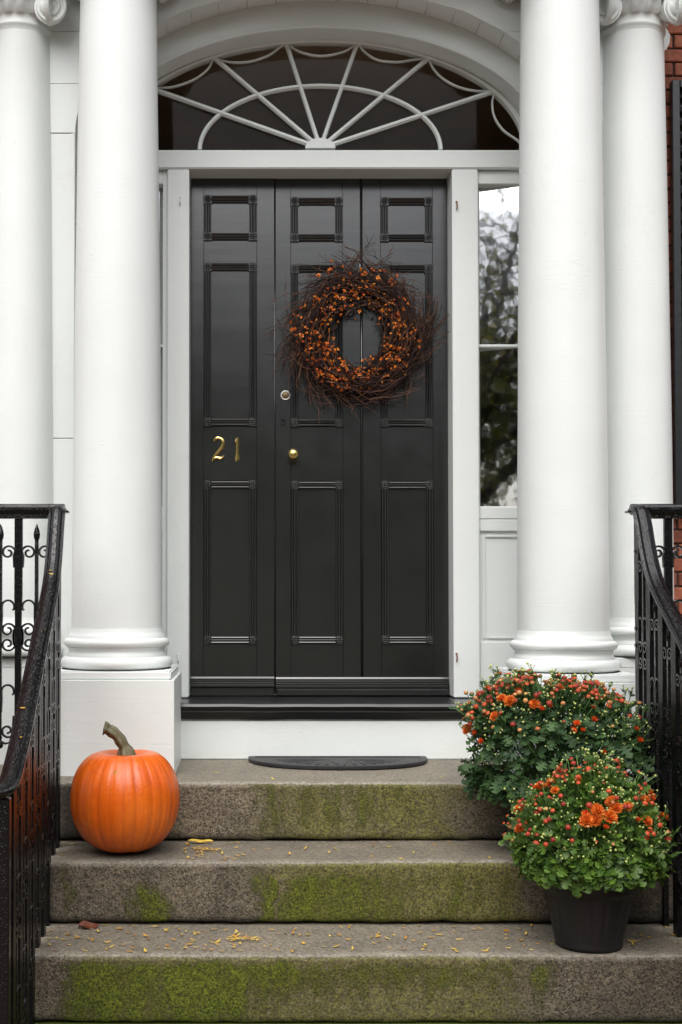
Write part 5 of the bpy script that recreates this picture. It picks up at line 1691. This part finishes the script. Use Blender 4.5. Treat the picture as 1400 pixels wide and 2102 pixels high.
mum('potted_chrysanthemum', 'darker potted chrysanthemum covered in red buds on middle step by the railing', (rc.x, rc.y), Z_MID, (.095, .135, .20), rsurf, M['leaf_rear'], 23, 2900, 290, rbuds, rblooms, 240, .62, .042, .30, 150)

# ------------------------------------------------------------------ wreath
wc = at(737, 690, 5.055)
wr = empty('door_wreath', (wc.x, -0.002, wc.z), 'twig wreath with orange berries hanging on the black door', 'wreath')
rw = random.Random(77)
tw, tw2 = MB(), MB()
def wp(r_, a, y): return Vector((wc.x + r_ * cos(a), y, wc.z + r_ * sin(a) * 1.03))
def twig(mb, pts, r0, branch=True):
    P = catmull(pts, 4)
    mb.sweep(P, circ(r0, 4), up=Vector((.2, .9, .3)), smooth=True, caps=False, scales=[1 - .65 * i / len(P) for i in range(len(P))])
for i in range(820):
    a = rw.uniform(0, 2*pi)
    sgn = 1 if rw.random() < .82 else -1
    r0 = rw.gauss(.180, .040); r0 = max(.100, min(.262, r0))
    span = rw.uniform(.45, 1.15)
    out_ = rw.uniform(-.01, .045) + (rw.random() ** 4) * .075
    y0 = -rw.uniform(.008, .075)
    pts = []
    for q in range(5):
        t = q / 4
        aa = a + sgn * span * t
        rr = r0 + out_ * t ** 1.6 + rw.gauss(0, .006)
        rr = max(.092, rr)
        pts.append(wp(rr, aa, min(-.006, y0 + rw.gauss(0, .010) - .012 * sin(pi * t))))
    twig(tw if rw.random() < .72 else tw2, pts, rw.uniform(.0013, .0032))
# flyaway twigs on the outside, some forked
for i in range(300):
    a = rw.uniform(0, 2*pi)
    if i < 90: a = rw.choice([rw.gauss(pi/2 + .1, .5), rw.gauss(pi, .35), rw.gauss(-.1, .25)])
    r0 = rw.uniform(.19, .25)
    ln = rw.uniform(.05, .13) if i >= 90 else rw.uniform(.09, .20)
    s = 1 if rw.random() < .75 else -1
    y0 = -rw.uniform(.012, .06)
    p0 = wp(r0, a, y0); p1 = wp(r0 + ln * .5, a + s * .22, y0 - .004); p2 = wp(r0 + ln * .78, a + s * rw.uniform(.3, .5), y0 - rw.uniform(0, .02)); p2.y = min(p2.y, -.006)
    mbx = tw2 if rw.random() < .6 else tw
    twig(mbx, [p0, p1, p2], rw.uniform(.0012, .0021))
    for b in range(rw.randrange(0, 4)):
        t = rw.uniform(.3, .9); q = p0.lerp(p1, t) if t < .5 else p1.lerp(p2, t)
        d = (p2 - p0).normalized() * rw.uniform(.015, .045) + Vector((rw.gauss(0, .016), rw.gauss(0, .006), rw.gauss(0, .016)))
        e = q + d; e.y = min(e.y, -.006)
        twig(mbx, [q, q + d * .5 + Vector((rw.gauss(0, .003), 0, rw.gauss(0, .003))), e], .0011)
# dark dried leaves in the mass
dl = MB()
for i in range(430):
    a = rw.uniform(0, 2*pi); rr = rw.gauss(.19, .042); rr = max(.108, min(.29, rr))
    p = wp(rr, a, -rw.uniform(.006, .062))
    vs, fs = LV[rw.randrange(4)]
    m = basis(Vector((rw.gauss(0, 1), rw.gauss(0, .5), rw.gauss(0, 1))), Vector((rw.gauss(0, 1), -1, rw.gauss(0, 1))))
    sz = rw.uniform(.010, .021)
    dl.add([p + (m @ v) * sz for v in vs], fs)
o = tw.build('twigs', M['twig'], wr); o['kind'] = 'stuff'
o = tw2.build('loose_twigs', M['twig_light'], wr); o['kind'] = 'stuff'
o = dl.build('dried_leaves', M['twig'], wr); o['kind'] = 'stuff'
def berry_mesh(seed):
    r_ = random.Random(seed); mb = MB()
    mb.ball((0, 0, 0), .0040, 6, 4, 1)
    for k in range(4):
        a = 2*pi*k/4 + r_.uniform(-.4, .4); e = r_.uniform(-.2, .55)
        d = Vector((cos(a)*cos(e), sin(a)*cos(e), sin(e))); s = Vector((-sin(a), cos(a), 0)); l_ = r_.uniform(.0075, .0115)
        mb.add([d*.002 - s*.002, d*.002 + s*.002, d*l_*.65 + s*.0042, d*l_, d*l_*.65 - s*.0042], [(0, 1, 2, 3, 4)], 0)
    return mb.mesh('berry', [M['berry_husk'], M['berry']])
BM = [berry_mesh(s) for s in range(5)]
nb = 0
def berry(p):
    global nb
    nb += 1
    link('berry', BM[rw.randrange(5)], wr, p - wr.location, (rw.uniform(0, 6), rw.uniform(0, 6), rw.uniform(0, 6)), rw.uniform(.7, 1.2))
# strands of berries following the wreath, as in the photograph (pixels of the strands' way)
strands = [[(600, 660), (625, 700), (640, 740), (665, 770), (700, 790), (745, 770)], [(655, 555), (700, 553), (745, 560), (790, 560), (805, 580)], [(710, 588), (740, 590), (770, 590), (745, 575)],
           [(605, 645), (640, 620), (675, 605), (700, 595)], [(622, 665), (655, 680), (668, 700), (670, 725), (678, 740)], [(640, 790 - 80), (650, 745), (680, 775), (720, 785)],
           [(690, 750), (720, 755), (750, 752), (790, 745), (810, 735), (830, 720)], [(805, 600), (815, 640), (812, 655), (835, 690), (838, 720)], [(820, 600), (838, 640), (840, 680), (865, 695)],
           [(735, 782), (760, 768), (785, 765), (815, 745), (828, 755)], [(620, 730), (640, 745), (660, 772), (705, 787)], [(655, 650), (668, 665), (660, 690), (650, 680)]]
for st_ in strands:
    c = catmull([(a, b, 0) for a, b in st_], 6)
    L = sum((c[i+1] - c[i]).length for i in range(len(c) - 1))
    n = int(L / 5.6)
    for k in range(n):
        u = rw.random() * (len(c) - 1); i = int(u); p = c[i].lerp(c[min(i+1, len(c)-1)], u - i)
        q = at(p.x + rw.gauss(0, 7.5), p.y + rw.gauss(0, 7.5), 5.025)
        q.y = -rw.uniform(.055, .090)
        berry(q)
for k in range(86):
    a = rw.uniform(0, 2*pi); q = wp(rw.gauss(.158, .022), a, -rw.uniform(.058, .088))
    berry(q)
sb = MB()
for k in range(260):
    a = rw.uniform(0, 2*pi); q = wp(max(.105, rw.gauss(.168, .030)), a, -rw.uniform(.050, .086))
    m_ = Euler((rw.uniform(0, 6), rw.uniform(0, 6), rw.uniform(0, 6))).to_matrix() * rw.uniform(.5, .85)
    bm_ = BM[rw.randrange(5)]
    sb.add([q + m_ @ v.co for v in bm_.vertices], [list(p.vertices) for p in bm_.polygons])
o = sb.build('small_berries', M['berry_husk'], wr); o['kind'] = 'stuff'
hk = MB()
hp = at(737, 553, 5.06)
hk.sweep([(hp.x, -.004, hp.z + .02), (hp.x, -.085, hp.z + .012), (hp.x, -.09, hp.z + .004), (hp.x, -.088, hp.z - .004)], rect(.006, .003), up=Vector((1, 0, 0)))
hk.build('hook', M['chrome'], wr, fix=True)

# ------------------------------------------------------------------ fallen leaves
def leaflet_mesh(seed, L=.016, W=.0042):
    r_ = random.Random(seed); vs = []; n = 5; b = r_.uniform(.05, .3)
    for i in range(n + 1):
        t = i / n
        w = W * sin(pi * (t * .92 + .04)) ** .8
        z = .0012 + b * L * (t - .5) ** 2 * 2
        vs += [Vector((L * (t - .5), -w, z + .0006)), Vector((L * (t - .5), 0, z)), Vector((L * (t - .5), w, z + .0006))]
    fs = []
    for i in range(n):
        fs += [(3*i, 3*i+3, 3*i+4, 3*i+1), (3*i+1, 3*i+4, 3*i+5, 3*i+2)]
    return MB().add(vs, fs, 0, True).mesh('leaflet', M['yellow_leaf'])
LF = [leaflet_mesh(s, L_, W_) for s, L_, W_ in ((1, .020, .0034), (2, .025, .0036), (3, .015, .0040), (4, .022, .0024), (5, .011, .0034))]
def drop_leaflet(p, label, group, rot=None, sc=1.0):
    o = link('fallen_leaflet', LF[R.randrange(5)], None, p, rot or (R.gauss(0, .12), R.gauss(0, .12), R.uniform(0, 2*pi)), sc * R.uniform(.8, 1.2))
    return tag(o, label, 'leaf', group)
for i in range(165):
    u = R.random()
    px = R.uniform(95, 640) if u < .62 else (R.uniform(640, 1130) if u < .90 else R.uniform(1280, 1385))
    D = R.uniform(3.575, 3.865)
    x = EYE_X + (px - 517) / FPX * D
    drop_leaflet((x, yD(D), Z_LOW + .003), 'small yellow leaflet fallen on the bottom step', 'yellow leaflets strewn on the bottom step')
for i in range(58):
    u = R.random()
    px = R.gauss(440, 55) if u < .55 else (R.uniform(125, 165) if u < .68 else R.uniform(560, 1030))
    if 172 < px < 352: px = 380 + R.uniform(0, 80)
    D = R.uniform(3.90, 4.17)
    x = EYE_X + (px - 517) / FPX * D
    drop_leaflet((x, yD(D), Z_MID + .003), 'small yellow leaflet fallen on the middle step', 'yellow leaflets strewn on the middle step')
for px, D in ((420, 4.45), (445, 4.40), (410, 4.30), (560, 4.25), (20, 4.4), (905, 4.3)):
    drop_leaflet((EYE_X + (px - 517) / FPX * D, yD(D), Z_LAND + .003), 'small yellow leaflet fallen on the top step', 'yellow leaflets strewn on the top step')
for i in range(16):
    D = R.uniform(3.25, 3.52)
    drop_leaflet((EYE_X + (R.uniform(120, 1300) - 517) / FPX * D, yD(D), .003), 'small yellow leaflet fallen on the pavement', 'yellow leaflets strewn on the pavement')
# leaflets stuck on the left handrail
for D, zo, lab in ((3.945, .052, 'upper of two yellow leaflets side by side on the left handrail'), (3.925, .040, 'lower of two yellow leaflets side by side on the left handrail'),
                   (3.68, -.137, 'single yellow leaflet halfway down the left handrail'), (3.375, -.336, 'yellow leaflet low on the left handrail'), (3.27, -.404, 'lowest yellow leaflet on the left handrail')):
    x = EYE_X - 0.650 + 0.036 * (4.12 - D) + R.uniform(-.006, .006)
    drop_leaflet((x, yD(D) - .006, EYE_Z + zo + .0215), lab, None, (radians(33), R.uniform(-.15, .15), R.uniform(.5, 2.2)), .85)
# leaflets stuck on the pumpkin
q = at(236, 1587, PD - .150)
drop_leaflet(q, 'pale yellow leaflet stuck to the front of the pumpkin', None, (radians(72), radians(82), 0), 1.0)
q = at(296, 1535, PD - .05)
drop_leaflet(q + Vector((0, 0, .002)), 'pale yellow leaflet on the shoulder of the pumpkin', None, (.3, .1, .5), .7)
# larger compound leaves and a brown leaf
def compound(px, D, z, ang, L, label, npair=7, wide=False):
    root = empty('fallen_leaf', (EYE_X + (px - 517) / FPX * D, yD(D), z + .004), label, 'leaf')
    d = Vector((cos(ang), sin(ang), 0)); s = Vector((-sin(ang), cos(ang), 0)); o0 = root.location
    mb = MB(); mb.sweep([o0 - d * L/2, o0 + s * .004 + Vector((0, 0, .004)), o0 + d * L/2], circ(.0008, 4), smooth=True)
    mb.build('rachis', M['yellow_leaf'], root)
    for k in range(npair):
        for sg in (-1, 1):
            t = (k + .5) / npair - .5
            p = d * (L * t) + s * sg * .010 + Vector((0, 0, .002 + .002 * R.random()))
            link('leaflet', LF[R.randrange(4)], root, p, (0, 0, ang + sg * R.uniform(.5, .9)), 1.0)
    return root
compound(500, 3.70, Z_LOW, -.12, .10, 'yellow compound leaf lying flat on the bottom step')
compound(425, 4.04, Z_MID, -.25, .09, 'yellow compound leaf right of the pumpkin on the middle step', 6)
bl_ = MB()
vs = []; fs = []
for i in range(9):
    t = i / 8; w = .026 * sin(pi * (t * .95 + .03)) ** .7
    for k in (-1, -.5, 0, .5, 1):
        vs.append((.062 * (t - .5), k * w * .8, .003 + .011 * k * k * (1 - .6 * t) + .004 * sin(t * 7)))
fs = [(5*i+j, 5*i+5+j, 5*i+6+j, 5*i+1+j) for i in range(8) for j in range(4)]
bl_.add(vs, fs, 0, True)
o = link('fallen_leaf', bl_.mesh('curled_leaf', M['brown_leaf']), None, (EYE_X + (184 - 517) / FPX * 3.84, yD(3.84), Z_LOW + .001), (.3, 0, .15))
tag(o, 'reddish brown curled leaf at the back of the bottom step', 'leaf')
wl = MB(); vs = []
for i in range(9):
    t = i / 8; w = .012 * sin(pi * (t * .95 + .03)) ** .6
    for k in (-1, 0, 1): vs.append((.085 * (t - .5), k * w, .003 + .004 * k * k + .002 * sin(t * 9)))
wl.add(vs, [(3*i+j, 3*i+3+j, 3*i+4+j, 3*i+1+j) for i in range(8) for j in range(2)], 0, True)
o = link('fallen_leaf', wl.mesh('broad_leaf', M['yellow_leaf']), None, (EYE_X + (412 - 517) / FPX * 4.16, yD(4.16), Z_MID + .004), (.15, 0, -.12))
tag(o, 'broad yellow leaf against the riser right of the pumpkin', 'leaf')

# ------------------------------------------------------------------ street trees behind the viewer (seen only as reflections in the panes)
def tree_meshes(h, seed, dens=9, lsz=1.0):
    r_ = random.Random(seed)
    tr = MB(); lv = MB()
    base = Vector((0, 0, -.01))
    fork = Vector((r_.gauss(0, .1), r_.gauss(0, .1), h * .26))
    tr.sweep(catmull([base, base.lerp(fork, .5) + Vector((.05, 0, 0)), fork], 5), circ(.19, 10), up=Vector((0, 1, 0)), smooth=True, scales=[1.25 - .45 * i / 10 for i in range(11)])
    def leaves(p, n, spread):
        for k in range(n):
            q = p + Vector((r_.gauss(0, spread), r_.gauss(0, spread), r_.gauss(-.12, spread * .9)))
            d = Vector((r_.gauss(0, .6), r_.gauss(0, .6), -r_.uniform(.1, 1.1))).normalized()
            s_ = d.cross(Vector((r_.gauss(0, 1), r_.gauss(0, 1), .2))).normalized()
            l_ = r_.uniform(.10, .24) * lsz; w = l_ * .27
            lv.add([q, q + d * l_ * .5 + s_ * w, q + d * l_, q + d * l_ * .5 - s_ * w], [(0, 1, 2, 3)])
    for b in range(15):
        a = 2*pi*b*.618 + r_.gauss(0, .2)
        ln = h * r_.uniform(.34, .56); el = r_.uniform(-.08, 1.25)
        st = fork + Vector((0, 0, r_.uniform(-.3, 1.2)))
        e = st + Vector((cos(a) * cos(el), sin(a) * cos(el), sin(el))) * ln
        P = catmull([st, st.lerp(e, .5) + Vector((0, 0, ln * .10)), e], 6)
        tr.sweep(P, circ(.085, 7), up=Vector((.1, .9, .3)), smooth=True, scales=[1 - .75 * i / len(P) for i in range(len(P))], caps=False)
        for k in range(20):
            p = P[r_.randrange(3, len(P))]
            t = p + Vector((r_.gauss(0, .75), r_.gauss(0, .75), r_.gauss(-.1, .6)))
            Q = catmull([p, p.lerp(t, .5) + Vector((0, 0, .15)), t, t + Vector((r_.gauss(0, .2), r_.gauss(0, .2), -.45))], 3)
            tr.sweep(Q, circ(.015, 4), up=Vector((.1, .9, .3)), smooth=True, caps=False)
            for q in Q[2:]: leaves(q, dens, .19)
    return tr.mesh('trunk', M['bark']), lv.mesh('crown', M['tree_leaf'])
TM = [tree_meshes(9.5, 4, 3, .6), tree_meshes(11, 9), tree_meshes(10, 13)]
def tree(x, y, k, rz, sc, label):
    root = empty('street_tree', (x, y, -0.16), label, 'tree', 'trees of the park across the street')
    root.rotation_euler.z = rz; root.scale = (sc, sc, sc)
    link('trunk', TM[k][0], root); link('crown', TM[k][1], root)
SPOTS = [(-3.4, -15.4, 0, 0.7, 1.22), (8.2, -10.4, 1, 1.0, .95), (-9.5, -10.2, 2, 2.0, 1.0), (15.5, -11.0, 2, 3.0, 1.0)]
rt_ = random.Random(5)
for k in range(13): SPOTS.append((-34 + k * 5.6 + rt_.uniform(-1.2, 1.2), -17.5 + rt_.uniform(-2, 2), 1 + k % 2, rt_.uniform(0, 6), rt_.uniform(.70, .90)))
for k in range(10): SPOTS.append((-42 + k * 9.2 + rt_.uniform(-2, 2), -29 + rt_.uniform(-3, 3), 1 + (k + 1) % 2, rt_.uniform(0, 6), rt_.uniform(.95, 1.15)))
SPOTS = [q for i_, q in enumerate(SPOTS) if i_ == 0 or abs(q[0] - (0.75 + 0.23 * q[1])) > 2.4]
for k, (x, y, v, rz, sc) in enumerate(SPOTS):
    tree(x, y, v, rz, sc, 'park tree across the street, seen only as a reflection in the panes')
